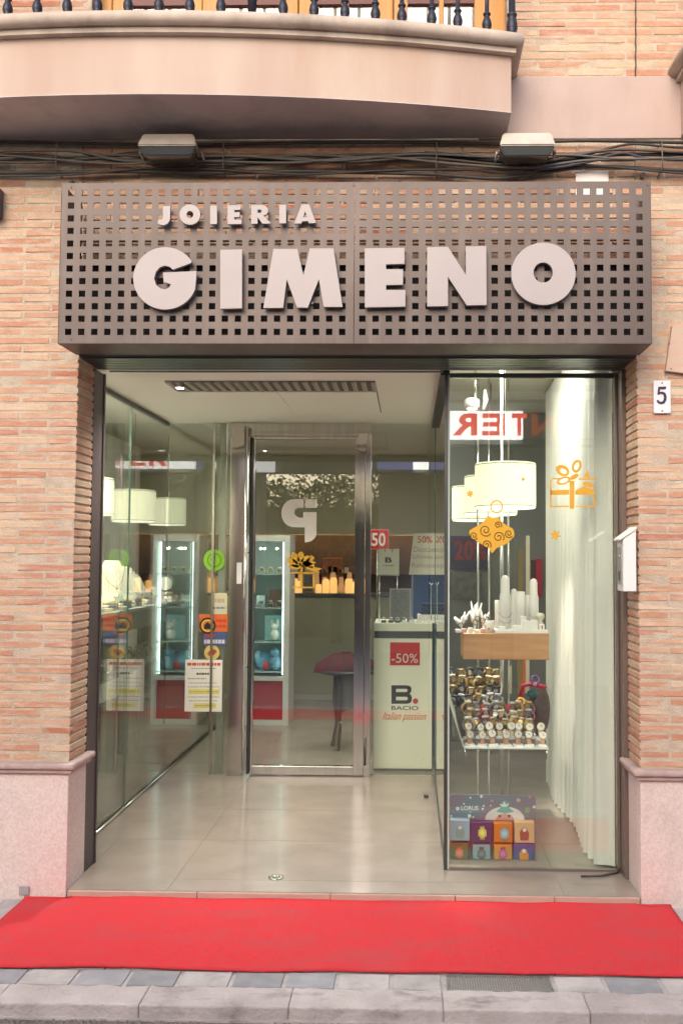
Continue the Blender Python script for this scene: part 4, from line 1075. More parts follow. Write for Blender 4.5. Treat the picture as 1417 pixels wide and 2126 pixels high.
for i in range(9):
    px = 796 + i * 14.5; Y = 2.28; p = at(px, 1290, Y)
    m_ = MB().box(p.x - .017, p.x + .017, Y, Y + .03, cz_, cz_ + .016, .002); m_.mi = 1
    m_.tube([(p.x + .011 * cos(t), Y + .004, cz_ + .018 + .009 + .010 * sin(t)) for t in [k * pi / 6 for k in range(12)]], .0025, 5, closed=True)
    tag(m_.build('ring_holder', [WHITEPLAST if i > 2 else GREYP, CHROME]), '%s small ring from the left on a %s stand along the counter edge' % (ORD[i if i < 3 else i - 3], 'pale' if i > 2 else 'dark'), 'ring holder', 'rings on %s stands on the counter' % ('pale' if i > 2 else 'dark'))
for i in range(3):
    Y = 2.40; px = 880 + i * 1.5; a, b = at(px - 8, 1270 - i * 9, Y), at(px + 46, 1262 - i * 9, Y)
    tag(MB().box(a.x, b.x, Y, Y + .12, cz_ + .05 + i * .026, cz_ + .05 + i * .026 + .024, .003).build('jewel_case', mat('case_navy', (.03, .05, .12), .6)), ['dark blue jewellery case, lowest of its stack', 'dark blue jewellery case in the middle of its stack', 'dark blue jewellery case on top of its stack'][i], 'case', 'stacked blue jewellery cases')
a, b = at(866, 1290, 2.40), at(926, 1274, 2.40)
tag(MB().box(a.x, b.x, 2.40, 2.53, cz_, cz_ + .049, .003).build('case_plinth', WHITEPLAST), 'white block under the stack of blue cases', 'block')
a, b = at(852, 1290, 2.9), at(926, 1165, 2.9)
tag(MB().box(a.x, b.x, 2.70, 2.74, FLZ, b.z, .002).build('blue_panel', mat('blue_panel', (.035, .09, .24), .5)), 'blue upright panel behind the counter', 'panel')

# ---- lit cabinet tower seen through the door
KY = 3.87
x0, x1 = at(502, 1400, KY).x, at(599, 1400, KY).x
x0_cab = x0
kb = thing('display_cabinet', 'white glass tower cabinet with a red base, seen through the door', 'display cabinet', ((x0 + x1) / 2, KY + .2, FLZ))
def cz2(py): return at(560, py, KY).z
zt_, z_b, zr0, zr1 = cz2(1111), cz2(1506), cz2(1495), cz2(1414)
w = .05
m_ = MB().box(x0, x0 + w, KY, KY + .36, z_b, zt_).box(x1 - w, x1, KY, KY + .36, z_b, zt_).box(x0 + w, x1 - w, KY, KY + .36, zt_ - .05, zt_).box(x0 + w, x1 - w, KY, KY + .36, z_b, zr0).box(x0 + w, x1 - w, KY, KY + .36, zr1 + .002, zr1 + .035)
m_.build('frame', WHITE, kb)
MB().box(x0 + w, x1 - w, KY + .012, KY + .3, zr0 + .001, zr1).build('base_panel', REDPANEL, kb)
MB().box(x0 + w, x1 - w, KY + .34, KY + .36, zr1 + .036, zt_ - .051).build('back_panel', mat('cabinet_back', (.42, .50, .48), .6), kb)
for py in (1396, 1334, 1262, 1192):
    z = cz2(py); MB().box(x0 + w + .001, x1 - w - .001, KY + .02, KY + .335, z - .008, z).build('shelf', mat('glass_shelf', (.42, .58, .52), .15), kb)
for x in (x0 + w + .004, x1 - w - .014):
    MB().box(x, x + .010, KY + .03, KY + .04, zr1 + .05, zt_ - .06).build('light_strip', COOL, kb)
for px_ in (541, 549, 575):
    p = at(px_, 1139, KY + .06); MB().ball((p.x, KY + .06, p.z), .010).build('cabinet_spot', LAMP, kb)
def shelf_z(py): return cz2(py) + .0005
sxm = (x0 + x1) / 2
tag(MB().box(sxm - .04, sxm + .13, KY + .2, KY + .22, shelf_z(1334), shelf_z(1334) + .22, .003).build('picture_box', mat('box_aqua', (.30, .56, .60), .5, c2=(.40, .62, .64), sc=8)), 'pale aqua gift box standing on the middle shelf of the cabinet', 'gift box')
b_ = MB().ball((sxm + .06, KY + .12, shelf_z(1334) + .055), .04, .04, .05).ball((sxm + .06, KY + .11, shelf_z(1334) + .125), .03).ball((sxm + .035, KY + .12, shelf_z(1334) + .16), .012, .01, .03).ball((sxm + .085, KY + .12, shelf_z(1334) + .16), .012, .01, .03)
tag(b_.build('plush_toy', mat('plush_white', (.72, .68, .64), .95), smooth=True), 'small white plush toy in front of the aqua gift box', 'plush toy')
b_ = MB().ball((sxm - .02, KY + .17, shelf_z(1396) + .08), .095, .07, .085).ball((sxm + .07, KY + .12, shelf_z(1396) + .07), .05, .05, .07).ball((sxm + .065, KY + .10, shelf_z(1396) + .16), .04).ball((sxm - .08, KY + .13, shelf_z(1396) + .12), .035, .02, .05)
tag(b_.build('plush_toy', mat('plush_blue', (.13, .30, .46), .95, c2=(.25, .45, .58), sc=9), smooth=True), 'blue plush toy sitting on the lowest cabinet shelf', 'plush toy')
tag(MB().ball((sxm - .01, KY + .08, shelf_z(1396) + .045), .025, .02, .04).build('gift_pouch', RED, smooth=True), 'small red pouch in front of the blue plush toy', 'pouch')
tag(MB().box(sxm - .10, sxm - .03, KY + .1, KY + .14, shelf_z(1262), shelf_z(1262) + .10, .002).build('watch_box', mat('box_mint', (.50, .64, .58), .5)), 'pale mint watch box on the second cabinet shelf', 'box')
tag(MB().box(sxm, sxm + .11, KY + .14, KY + .20, shelf_z(1262), shelf_z(1262) + .15, .01).build('watch_pillow', mat('box_brown', (.12, .07, .05), .6)), 'dark brown display block on the second cabinet shelf', 'display block')

# ---- watches: three simple forms, many copies
def watch_form(kind, strap, dial, rim):
    mb = MB()
    if kind == 'pad':            # watch strapped upright on a little pad
        mb.mi = 0; mb.hexa([(-.009, -.004, 0), (.009, -.004, 0), (.009, .012, 0), (-.009, .012, 0), (-.009, .004, .056), (.009, .004, .056), (.009, .014, .056), (-.009, .014, .056)])
        mb.mi = 1; mb.lathe((0, -.004, .040), [(.0165, 0), (.018, .002), (.018, .007)], 14, 'Y')
        mb.mi = 2; mb.lathe((0, -.0055, .040), [(.0145, 0), (.0145, .0015)], 14, 'Y')
        mb.mi = 4; mb.box(-.0008, .0008, -.0066, -.0060, .040, .050); mb.box(0, .007, -.0066, -.0060, .0393, .0407)
        mb.mi = 3; mb.box(-.020, .020, -.010, .020, -.012, -.0002, .001)
    else:                        # strap bent to a loop, dial on its crown
        n = 14; R = .026; w = .010
        mb.mi = 0
        ring = []
        for k in range(n + 1):
            a = radians(-50 + 280 * k / n); ring.append((R * cos(a), R * sin(a)))
        for (xa, za), (xb, zb_) in zip(ring, ring[1:]):
            f = .9
            mb.hexa([(xa, -w, za + R * .766), (xb, -w, zb_ + R * .766), (xb, w, zb_ + R * .766), (xa, w, za + R * .766), (xa * f, -w, za * f + R * .766), (xb * f, -w, zb_ * f + R * .766), (xb * f, w, zb_ * f + R * .766), (xa * f, w, za * f + R * .766)])
        mb.mi = 1; mb.lathe((0, -.002, R * 1.766), [(.013, -.001), (.015, .001), (.015, .006), (.012, .007)], 12)
        mb.mi = 2; mb.lathe((0, -w - .0015, R * .766 + .012), [(.011, 0), (.011, .0015)], 12, 'Y')
        mb.mi = 3; mb.box(-.003, .003, -.003, .003, 0, .004)
    o = mb.build('watch', [strap, dial if kind != 'pad' else rim, rim if kind != 'pad' else dial, WHITEPLAST, BLACK], None, loc=(0, 0, 0))
    o.hide_render = False
    return o
WS = {
    'rose': (mat('strap_rose', (.55, .28, .17), .5), WHITEPLAST, mat('rim_rosegold', (.72, .48, .34), .25, .8)),
    'cream': (mat('strap_cream', (.64, .55, .42), .5), WHITEPLAST, mat('rim_gold', (.70, .52, .24), .25, .8)),
    'red': (mat('strap_red', (.50, .06, .06), .5), mat('dial_pale', (.66, .60, .54), .3), mat('rim_steel', (.6, .6, .6), .2, 1)),
    'brown': (mat('strap_brown', (.24, .13, .06), .5), mat('dial_gold', (.62, .46, .22), .25, .5), mat('rim_brass', (.60, .42, .18), .25, .9)),
    'grey': (mat('strap_grey', (.30, .28, .29), .5), mat('dial_grey', (.50, .48, .47), .3), MATS['rim_steel']),
    'black': (mat('strap_black', (.03, .03, .035), .5), mat('dial_black', (.05, .05, .06), .2), MATS['rim_steel']),
    'tan': (mat('strap_tan', (.45, .30, .14), .5), mat('dial_cream', (.70, .62, .46), .3), MATS['rim_brass']),
}
PROTO = {}
def watch(kind, style, x, y, z, label, group, rz=0, s=1, tilt=0):
    key = (kind, style)
    if key not in PROTO:
        PROTO[key] = watch_form(kind, *WS[style]); o = PROTO[key]
    else:
        o = PROTO[key].copy(); COL.objects.link(o)
    o.location = (x, y, z); o.rotation_euler = (tilt, 0, rz); o.scale = (s, s, s)
    return tag(o, label, 'watch', group)
# right showcase rack: poles, wooden shelf, white shelf
RX = .52
zsh = at(1050, 1549, .88).z
rk = thing('display_rack', 'steel pole rack with a wooden upper shelf and a white lower shelf', 'display rack', (RX, 1.05, FLZ))
for px, Y, r in ((991, 1.45, .007), (1014, 1.45, .007), (1041, 1.12, .011), (1055, 1.55, .006)):
    p = at(px, 1600, Y); MB().tube([(p.x, Y, FLZ), (p.x, Y, 2.57)], r, 10).build('pole', CHROME, rk)
a, b = at(961, 1369, .84), at(1139, 1316, .84)
wz0, wz1 = a.z, b.z
MB().box(a.x, b.x, .84, 1.10, wz0, wz1, .003).build('wooden_shelf', LIGHTWOOD, rk)
sa, sb_ = at(962, 1549, .84), at(1138, 1549, .84)
MB().box(sa.x, sb_.x, .84, 1.34, zsh - .008, zsh, .001).build('white_shelf', WHITEPLAST, rk)
for x in (sa.x + .006, sb_.x - .006): MB().tube([(x, .85, zsh - .008), (x + (.004 if x < RX else -.004), .85, zsh - .06)], .004, 6).build('shelf_hook', CHROME, rk)
steps = thing('watch_steps', 'stepped grey stand under the rows of watches on the lower shelf', 'display stand', (RX, 1.1, zsh))
STEPM = mat('step_grey', (.22, .20, .18), .5)
hs = [0.0, .030, .062, .096, .130, .165, .205, .25, .29]
ys = [.875, .925, .975, 1.02, 1.065, 1.11, 1.155, 1.20, 1.245]
for k in range(1, 9):
    x_0 = sa.x + .02 - (.06 if k > 4 else 0); x_1 = (sb_.x - .06) if k < 5 else RX - .02
    MB().box(x_0, x_1, ys[k] - .02, ys[k] + .0245, zsh, zsh + hs[k], .001).build('step', STEPM, steps)
MB().hexa([(sa.x - .004, .86, zsh), (sa.x + .002, .86, zsh), (sa.x + .002, 1.3, zsh), (sa.x - .004, 1.3, zsh), (sa.x - .084, .98, zsh + .25), (sa.x - .078, .98, zsh + .25), (sa.x - .078, 1.3, zsh + .33), (sa.x - .084, 1.3, zsh + .33)]).build('side_board', mat('side_board', (.46, .45, .36), .5), steps)
R_ = random.Random(11)
rows = [(0, 'pad', ['rose'], 7, 'front row'), (1, 'pad', ['cream', 'cream', 'rose'], 8, 'second row'), (2, 'loop', ['tan', 'cream', 'red', 'grey'], 8, 'third row'),
        (3, 'loop', ['red', 'tan', 'black', 'cream'], 8, 'fourth row'), (4, 'loop', ['grey', 'red', 'brown', 'tan'], 8, 'fifth row'), (5, 'loop', ['black', 'brown', 'grey'], 7, 'sixth row'),
        (6, 'loop', ['brown', 'tan', 'black'], 6, 'third row from the top'), (7, 'loop', ['tan', 'brown'], 6, 'second row from the top'), (8, 'loop', ['brown', 'tan', 'black'], 6, 'topmost row')]
for k, kind, st, n, rown in rows:
    x_0 = sa.x + .035 - (.075 if k > 4 else 0); x_1 = (sb_.x - .03) if k < 2 else ((sb_.x - .08) if k < 5 else RX - .03)
    for i in range(n):
        x = x_0 + (x_1 - x_0) * i / (n - 1) + R_.uniform(-.006, .006); sty = R_.choice(st)
        o = watch(kind, sty, x, ys[k] + R_.uniform(-.008, .006), zsh + hs[k] + (.012 if kind == 'pad' else R_.uniform(0, .012)), '%s strap watch %s, %s from left in the %s' % (sty, 'on a pad' if kind == 'pad' else 'in a loop', ORD[i], rown), 'watches on the lower shelf', R_.uniform(-.3, .3) if kind == 'pad' else R_.uniform(-.75, .75), R_.uniform(1.15, 1.4), R_.uniform(-.25, .1))
        o.rotation_euler.y = R_.uniform(-.18, .18) if kind == 'loop' else R_.uniform(-.06, .06)
for r_, (py, st, nm) in enumerate(((1192, 'cream', 'second shelf from the top'), (1262, 'grey', 'middle shelf'))):
    for i in range(4):
        watch('loop', st, x0_cab + .07 + i * .078, KY + .06, cz2(py) + .001, '%s watch, %s from left, %s of the white cabinet' % (st, ORD[i], nm), 'watches in the white cabinet', 0, 1.15)
# colourful strap stand at the right of the lower shelf
cb = thing('strap_bust', 'dark egg shaped stand wearing colourful watch straps on the lower shelf', 'display stand', (sb_.x - .03, 1.16, zsh))
ex, ey = at(1118, 1480, 1.17).x, 1.17
MB().ball((ex, ey, zsh + .145), .062, .05, .145, 16, 12).build('egg', mat('egg_brown', (.05, .035, .03), .5, c2=(.11, .06, .05), sc=20), cb)
def hoop(name, px, py, r, m, tube=.007, Y=1.10, sy=1, rot=0):
    p = at(px, py, Y); return MB().tube([(p.x + r * cos(t + rot), Y + .012 * sin(t), p.z + r * sy * sin(t)) for t in [k * pi / 10 for k in range(20)]], tube, 7, closed=True).build(name, m, cb)
hoop('blue_strap', 1092, 1472, .030, mat('strap_blue', (.02, .08, .45), .4), .008); hoop('green_strap', 1083, 1462, .026, mat('strap_green', (.12, .40, .10), .4), .007, 1.085)
hoop('orange_strap', 1080, 1458, .020, mat('strap_orange', (.75, .30, .03), .4), .006, 1.075); hoop('purple_strap', 1110, 1412, .020, mat('strap_purple', (.14, .05, .26), .4), .007, 1.09)
MB().ball((at(1109, 1420, 1.08).x, 1.08, at(1109, 1420, 1.08).z), .013).build('pink_dial', mat('pink_dial', (.70, .35, .42), .4), cb)
p, q = at(1084, 1424, 1.11), at(1133, 1427, 1.11)
MB().tube([(at(1080, 1446, 1.11).x, 1.11, at(1080, 1446, 1.11).z), p, at(1098, 1420, 1.11), at(1116, 1424, 1.11), q], .012, 8).build('crimson_strap', mat('strap_crimson', (.42, .01, .06), .45), cb)
MB().tube([q + Vector((.004, 0, 0)), at(1146, 1427, 1.11)], .004, 8).build('buckle', CHROME, cb)
MB().ball((at(1104, 1440, 1.12).x, 1.12, at(1104, 1440, 1.12).z), .032, .03, .024).build('teal_strap', mat('strap_teal', (.03, .10, .12), .5), cb)

# ---- white jewellery displays on the wooden shelf
wt = wz1 + .0005
def dpx(px, Y=.92): return at(px, 1300, Y).x
t0, t1 = dpx(1026, .86), dpx(1136, .86)
tray = tag(MB().box(t0, t1, .85, 1.06, wt, wt + .016, .002).build('display_tray', WHITEPLAST), 'white tray on the right half of the wooden shelf', 'tray')
tz = wt + .017
def column(px, w, top, Y, label, tip=True):
    x = dpx(px, Y); z1_ = at(px, top, Y).z
    prof = [(w, 0), (w, (z1_ - tz) * .62), (w * .80, (z1_ - tz) * .68), (w * .78, z1_ - tz - w * .7), (w * .62, z1_ - tz - w * .3), (w * .3, z1_ - tz - .002), (.002, z1_ - tz)] if tip else [(w, 0), (w, z1_ - tz - .004), (w - .004, z1_ - tz)]
    return tag(MB().lathe((x, Y, tz), prof, 18).build('jewel_column', WHITEPLAST), label, 'display column', 'white display columns on the wooden shelf')
c1 = column(1048, .030, 1194, .94, 'tallest white display column with rounded tip, behind the tray front')
c2 = column(1079, .026, 1228, .99, 'white display column with flat top between the two rounded ones', False)
c3 = column(1107, .026, 1201, .97, 'white rounded display column at the right end of the shelf')
c4 = column(1066, .020, 1222, 1.02, 'slim white column with rounded tip half hidden behind the tallest one')
c5 = column(1095, .022, 1236, 1.02, 'slim white flat column between the middle and right columns', False)
c6 = column(1033, .018, 1246, .98, 'short slim white column left of the tallest one', False)
for i_, (px_, Y_, w_, h_, lab_) in enumerate(((1070, .875, .022, .024, 'low white ring block at the front centre of the tray'), (1040, .88, .02, .018, 'low white ring block under the tallest column'), (1108, .885, .018, .05, 'white upright earring card at the right of the tray'), (1085, .90, .016, .07, 'narrow white earring card in the middle of the tray'))):
    x_ = dpx(px_, Y_); tag(MB().box(x_ - w_, x_ + w_, Y_ - .012, Y_ + .012, tz, tz + h_, .002).build('earring_block', WHITEPLAST), lab_, 'display block')
def chain(o, pts, r=.0011): MB().tube([Vector(p) for p in pts], r, 5).build('chain', mat('chain_silver', (.35, .34, .34), .25, .8), o)
for o, px, Y, w in ((c1, 1048, .94, .031), (c3, 1107, .97, .027)):
    x = dpx(px, Y)
    for zc, dz in ((.09, .03), (.05, .018)):
        chain(o, [(x + (w + .001) * sin(a), Y - (w + .001) * cos(a), tz + zc - dz * cos(a)) for a in [(-1.5 + 3 * k / 12) for k in range(13)]])
for i, (px, w, h, Y, lab) in enumerate(((1016, .024, .062, .90, 'white drum shaped box in the middle of the wooden shelf'), (1093, .020, .045, .88, 'small white cube on the display tray'), (1124, .014, .030, .87, 'tiny white box with a pink mark at the tray end'))):
    x = dpx(px, Y); zb_ = wt if px < 1026 else tz
    if i == 0:
        o = tag(MB().lathe((x, Y, zb_), [(w, 0), (w, h), (w * .9, h + .002)], 20).build('jewel_drum', WHITEPLAST), lab, 'box')
        MB().box(x - .012, x - .004, Y - w - .001, Y - w + .002, zb_ + .018, zb_ + .024).build('clasp', BLACK, o)
        MB().lathe((x, Y, zb_ + h + .0022), [(.016, 0), (.016, .004)], 14).build('dark_lid', BLACK, o)
    else:
        o = tag(MB().box(x - w, x + w, Y - w * .5, Y + w, zb_, zb_ + h, .002).build('jewel_box', WHITEPLAST), lab, 'box')
        if i == 2: MB().box(x - .003, x + .003, Y - w * .5 - .001, Y - w * .5 + .0005, zb_ + .006, zb_ + .022).build('mark', RED, o)
# branching jewellery trees at the left
R_ = random.Random(21)
for i, (px, Y, hgt, lab) in enumerate(((958, .93, .095, 'white branching jewellery tree at the left end of the wooden shelf'), (985, .97, .13, 'taller white branching jewellery tree beside the drum box'), (1003, 1.0, .12, 'pale forked jewellery tree behind the drum box'))):
    x = dpx(px, Y); t = thing('jewel_tree', lab, 'jewellery tree', (x, Y, wt), 'white jewellery trees')
    MB().lathe((x, Y, wt), [(.022, 0), (.022, .006), (.006, .012), (.005, .05)], 14).build('foot', WHITEPLAST, t)
    for k in range(9 if i < 2 else 5):
        a = R_.uniform(0, 2 * pi); l = R_.uniform(.4, 1) * hgt; sp = R_.uniform(.015, .045)
        MB().tube([(x, Y, wt + .03), (x + sp * .5 * cos(a), Y + sp * .4 * sin(a), wt + .03 + l * .5), (x + sp * cos(a), Y + sp * .6 * sin(a), wt + .03 + l)], [.008, .010, .002], 6).build('branch', WHITEPLAST, t)
    for k in range(3):
        q = (x + R_.uniform(-.03, .03), Y - .03, wt + R_.uniform(.03, .07))
        MB().tube([(q[0] + .013 * cos(t_), q[1], q[2] + .014 * sin(t_)) for t_ in [j * pi / 8 for j in range(16)]], .002, 5, closed=True).build('bangle', mat('bangle_dark', (.10, .09, .10), .25, .6), t)
x = dpx(966, .88)
for i in range(5):
    px = 950 + i * 13; q = dpx(px, .865)
    tag(MB().box(q - .013, q + .013, .855, .88, wt, wt + .018 + .004 * (i % 3), .002).build('ring_block', [WHITEPLAST, mat('block_pink', (.70, .42, .40), .5)][i % 3 == 1]), '%s %s ring block from the left along the front of the wooden shelf' % (ORD[[0, 0, 1, 2, 1][i]], 'pink' if i % 3 == 1 else 'white'), 'ring block', '%s ring blocks on the wooden shelf' % ('pink' if i % 3 == 1 else 'white'))
# small bust with a pink flower
x = dpx(1122, .9)
tag(MB().lathe((x, .93, tz), [(.018, 0), (.018, .03), (.010, .045), (.024, .062), (.026, .075), (.012, .085)], 16).build('mini_bust', mat('bust_ivory', (.72, .66, .54), .6)), 'small ivory cup shaped stand at the right end of the tray', 'display stand')

# ---- pendant drum lamps
def lamp(px, py, Y, label, r=.163, h=.235):
    c_ = at(px, py, Y); x, z = c_.x, c_.z
    t = thing('pendant_lamp', label, 'pendant lamp', (x, Y, z - h / 2), 'drum lamps of the showcases')
    s_ = MB(); n = 64
    prof = [(r * .99, -h / 2), (r, -h / 2 + .01), (r, h / 2 - .01), (r * .99, h / 2)]
    rings = []
    for rr, zz in prof:
        rings.append([s_.bm.verts.new((x + (rr + .0022 * (k % 2)) * cos(2 * pi * k / n), Y + (rr + .0022 * (k % 2)) * sin(2 * pi * k / n), z + zz)) for k in range(n)])
    for A, B in zip(rings, rings[1:]):
        for k in range(n): s_.bm.faces.new((A[k], A[(k + 1) % n], B[(k + 1) % n], B[k]))
    s_.build('lamp_shade', SHADE, t)
    MB().lathe((x, Y, z - h / 2 - .008), [(r * .97, 0), (r * .99, .004), (r * .99, .0075)], 40).build('diffuser', mat('lamp_diffuser', (.8, .78, .66), .6, emit=(1, .94, .76), es=1.2), t)
    MB().lathe((x, Y, z + h / 2 - .002), [(r * .985, 0), (r * .985, .004)], 40).build('top_cover', SHADEB, t)
    for zz in (-h / 2 + .002, h / 2 - .008):
        MB().tube([(x + (r + .0025) * cos(2 * pi * k / 40), Y + (r + .0025) * sin(2 * pi * k / 40), z + zz) for k in range(40)], .003, 5, closed=True).build('trim_ring', SHADEB, t)
    MB().tube([(x, Y, z + h / 2), (x, Y, 2.572)], .003, 6).build('cord', CABLEG, t)
    return t
lamp(1048, 1008, 1.0, 'nearest drum lamp of the right showcase, pleated and brightest')
lamp(1018, 1028, 1.76, 'second drum lamp of the right showcase, half hidden by the first')
lamp(986, 1045, 2.5, 'third drum lamp of the right showcase, farthest of its row')
lamp(183, 1030, 2.0, 'nearest drum lamp of the left showcase, cut off by the jamb')
lamp(278, 1050, 3.0, 'second drum lamp of the left showcase, in full view')
lamp(348, 1062, 4.3, 'third drum lamp of the left showcase, behind the glass joint')

# ---- curtains
def curtain(name, label, path, z0, z1, amp, n, seed, m=None):
    """Cloth hung along a polyline of (x, y), folded across it."""
    R = random.Random(seed); mb = MB(); cols = []
    ph = [R.uniform(0, 6) for _ in range(4)]
    seg = [((b[0] - a[0]) ** 2 + (b[1] - a[1]) ** 2) ** .5 for a, b in zip(path, path[1:])]; tot = sum(seg)
    def along(s):
        for (a, b), l in zip(zip(path, path[1:]), seg):
            if s <= l or b == path[-1]:
                t = s / l; return (a[0] + (b[0] - a[0]) * t, a[1] + (b[1] - a[1]) * t), ((b[1] - a[1]) / l, -(b[0] - a[0]) / l)
            s -= l
    N = n * 10; rows = 12
    for i in range(N + 1):
        u = i / N; col = []
        (x, y), (nx, ny) = along(u * tot)
        for j in range(rows + 1):
            v = j / rows
            w = u * n * 2 * pi + .8 * sin(u * 7 + ph[0]) + .25 * sin(v * 3 + ph[1])
            a = amp * (.65 + .35 * sin(u * 11 + ph[2])) * (.55 + .45 * v)
            o = a * sin(w) + .3 * a * sin(2 * w + ph[3])
            if u * tot < seg[0]: o *= .25
            col.append(mb.bm.verts.new((x + nx * o, y + ny * o, z1 + (z0 - z1) * v)))
        cols.append(col)
    for i in range(N):
        for j in range(rows):
            f = mb.bm.faces.new((cols[i][j], cols[i + 1][j], cols[i + 1][j + 1], cols[i][j + 1])); f.smooth = True
    return tag(mb.build(name, m or CURTAIN), label, 'curtain')
curtain('curtain', 'floor length off-white curtain along the right side of the right showcase', [(.953, .335), (.90, .37), (.885, .50), (.885, 1.95)], FLZ + .012, 2.55, .036, 19, 2)
curtain('curtain', 'off-white curtain at the back of the left showcase', [(-2.55, .5), (-2.55, .8), (-2.55, 4.6)], .25, 2.5, .035, 26, 3)
tag(MB().tube([(.885, .36, 2.558), (.885, 1.98, 2.558)], .010, 8).build('curtain_rail', CHROME), 'steel curtain rail under the right showcase ceiling', 'rail')

# ---- partition behind the right showcase and things in front of it
pt = struct('partition', MB().box(SGX + .1, 1.6, 2.93, 2.98, FLZ, 2.57), WALLGREY)
MB().box(SGX + .1, 1.6, 2.915, 2.929, FLZ, FLZ + .06).build('skirting', mat('skirting', (.30, .29, .26), .5), pt)
p20 = card('discount_poster', 934, 1012, 1113, 1182, 2.91, mat('poster_violet', (.04, .04, .09), .5), 'dark violet poster with red numerals behind the lamps', 'poster', .004)
from_mesh('lettering', text_px('20%', 942, 1122, 1010, 1163, 2.9065, .001, .03), mat('poster_red', (.28, .03, .04), .5), p20)
p2 = card('shelf_photo', 934, 1000, 1190, 1245, 2.9, mat('photo_dark', (.08, .10, .09), .4, c2=(.20, .19, .18), sc=18), 'dark framed picture under the violet poster', 'picture', .004)
def leaning(px0, py0, px1, py1, Y, w, m, label, name='wooden_slat'):
    a, b = at(px0, py0, Y), at(px1, py1, Y)
    tag(MB().hexa([(b.x - w, Y, b.z), (b.x + w, Y, b.z), (b.x + w, Y + .012, b.z), (b.x - w, Y + .012, b.z), (a.x - w, Y + .05, a.z), (a.x + w, Y + .05, a.z), (a.x + w, Y + .062, a.z), (a.x - w, Y + .062, a.z)]).build(name, m), label, 'slat')
leaning(1082, 1140, 1078, 1440, 2.2, .016, mat('slat_gold', (.34, .24, .08), .5), 'golden brown slat leaning behind the display columns')
leaning(1097, 1112, 1094, 1440, 2.0, .012, mat('slat_cream', (.66, .60, .44), .5), 'cream slat leaning right of the golden one')
leaning(1059, 1385, 1057, 1440, 1.9, .013, mat('slat_beige', (.58, .48, .32), .5), 'beige slat showing under the wooden shelf')
leaning(1091, 1372, 1088, 1440, 2.1, .012, mat('slat_orange', (.75, .14, .01), .5), 'bright orange tube standing under the wooden shelf', 'orange_tube')
leaning(1081, 1372, 1078, 1440, 2.25, .015, mat('slat_crimson', (.40, .02, .02), .5), 'dark red tube beside the orange one', 'red_tube')
rb = thing('red_display', 'bright red card on the partition behind the right display column', 'display card', (at(1110, 1220, 2.9).x, 2.9, 1.2))
a, b = at(1102, 1240, 2.9), at(1124, 1163, 2.9)
MB().box((a.x + b.x) / 2, b.x, 2.9, 2.928, a.z, b.z + .01, .001).build('card', mat('card_red', (.62, .01, .03), .4), rb)
MB().box(a.x, (a.x + b.x) / 2 - .001, 2.905, 2.928, a.z, b.z, .001).build('side_card', mat('card_dark', (.10, .02, .02), .4), rb)

# ---- toy-watch display box on the showcase floor
BY = .50
def q_(px, py, Y=BY): return at(px, py, Y)
lo = thing('display_box', 'colourful cardboard watch display with eight small boxes on the showcase floor', 'display box', (q_(1022, 1790).x, BY + .03, FLZ))
def L_(px, py): return (920 + px / 7.085, 1640 + py / 7.085)
z00 = FLZ
back = [L_(95, 1075), L_(1340, 1100), L_(1355, 130), L_(1340, 95), L_(1310, 80), L_(120, 62), L_(95, 80)]
cardm = bpy.data.materials.new('card_space'); cardm.use_nodes = True
n_ = cardm.node_tree.nodes; l_ = cardm.node_tree.links
t_ = n_.new('ShaderNodeTexNoise'); t_.inputs['Scale'].default_value = 7; t_.inputs['Detail'].default_value = 3
tc_ = n_.new('ShaderNodeTexCoord'); l_.new(tc_.outputs['Object'], t_.inputs['Vector'])
rp2 = n_.new('ShaderNodeValToRGB'); rp2.color_ramp.elements[0].position = .35; rp2.color_ramp.elements[1].position = .65
rp2.color_ramp.elements[0].color = (.26, .16, .22, 1); rp2.color_ramp.elements[1].color = (.14, .22, .27, 1)
l_.new(t_.outputs['Fac'], rp2.inputs[0]); l_.new(rp2.outputs[0], n_['Principled BSDF'].inputs['Base Color']); n_['Principled BSDF'].inputs['Roughness'].default_value = .5
from_mesh('back_card', shape_px([back], BY, .006), cardm, lo)
HY = BY - .0045
dome = [L_(612, 440)] + [L_(900 + 290 * cos(radians(180 + a)), 440 - 195 * abs(sin(radians(a)))) for a in range(8, 173, 8)] + [L_(1188, 445)]
from_mesh('dome_print', shape_px([dome], HY, .001), mat('print_offwhite', (.74, .70, .68), .5), lo)
from_mesh('dome_print', shape_px([[L_(760, 440), L_(800, 370), L_(900, 345), L_(1000, 372), L_(1045, 442)]], HY - .001, .001), mat('print_rose', (.60, .34, .30), .5), lo)
teal = mat('print_teal', (.16, .40, .38), .5)
from_mesh('dome_print', shape_px([[L_(770, 320), L_(830, 270), L_(845, 190), L_(900, 160), L_(955, 190), L_(970, 270), L_(1040, 320), L_(900, 345)]], HY - .001, .001), teal, lo)
from_mesh('dome_print', shape_px([[L_(820, 210), L_(870, 215), L_(890, 165), L_(915, 215), L_(965, 195), L_(930, 250), L_(860, 250)]], HY - .002, .001), mat('print_white2', (.78, .78, .78), .5), lo)
for x_ in (828, 962): from_mesh('dome_print', shape_px([circ(*L_(x_, 385), 2.6)], HY - .002, .001), BLACK, lo)
dots = MB()
for (x_, y_, r_, c_) in ((395, 115, 14, 0), (555, 95, 20, 0), (380, 382, 26, 0), (435, 398, 14, 0), (1330, 250, 20, 0), (115, 385, 14, 0), (590, 235, 14, 0), (575, 280, 16, 0), (285, 450, 14, 0), (300, 205, 12, 0), (690, 230, 10, 0), (395, 325, 9, 0)):
    a_ = q_(*L_(x_, y_), HY); dots.lathe((a_.x, HY - .0006, a_.z), [(r_ / 7.085 / 420, 0), (r_ / 7.085 / 420, .001)], 10, 'Y')
dots.build('star_print', MATS['print_white2'], lo)
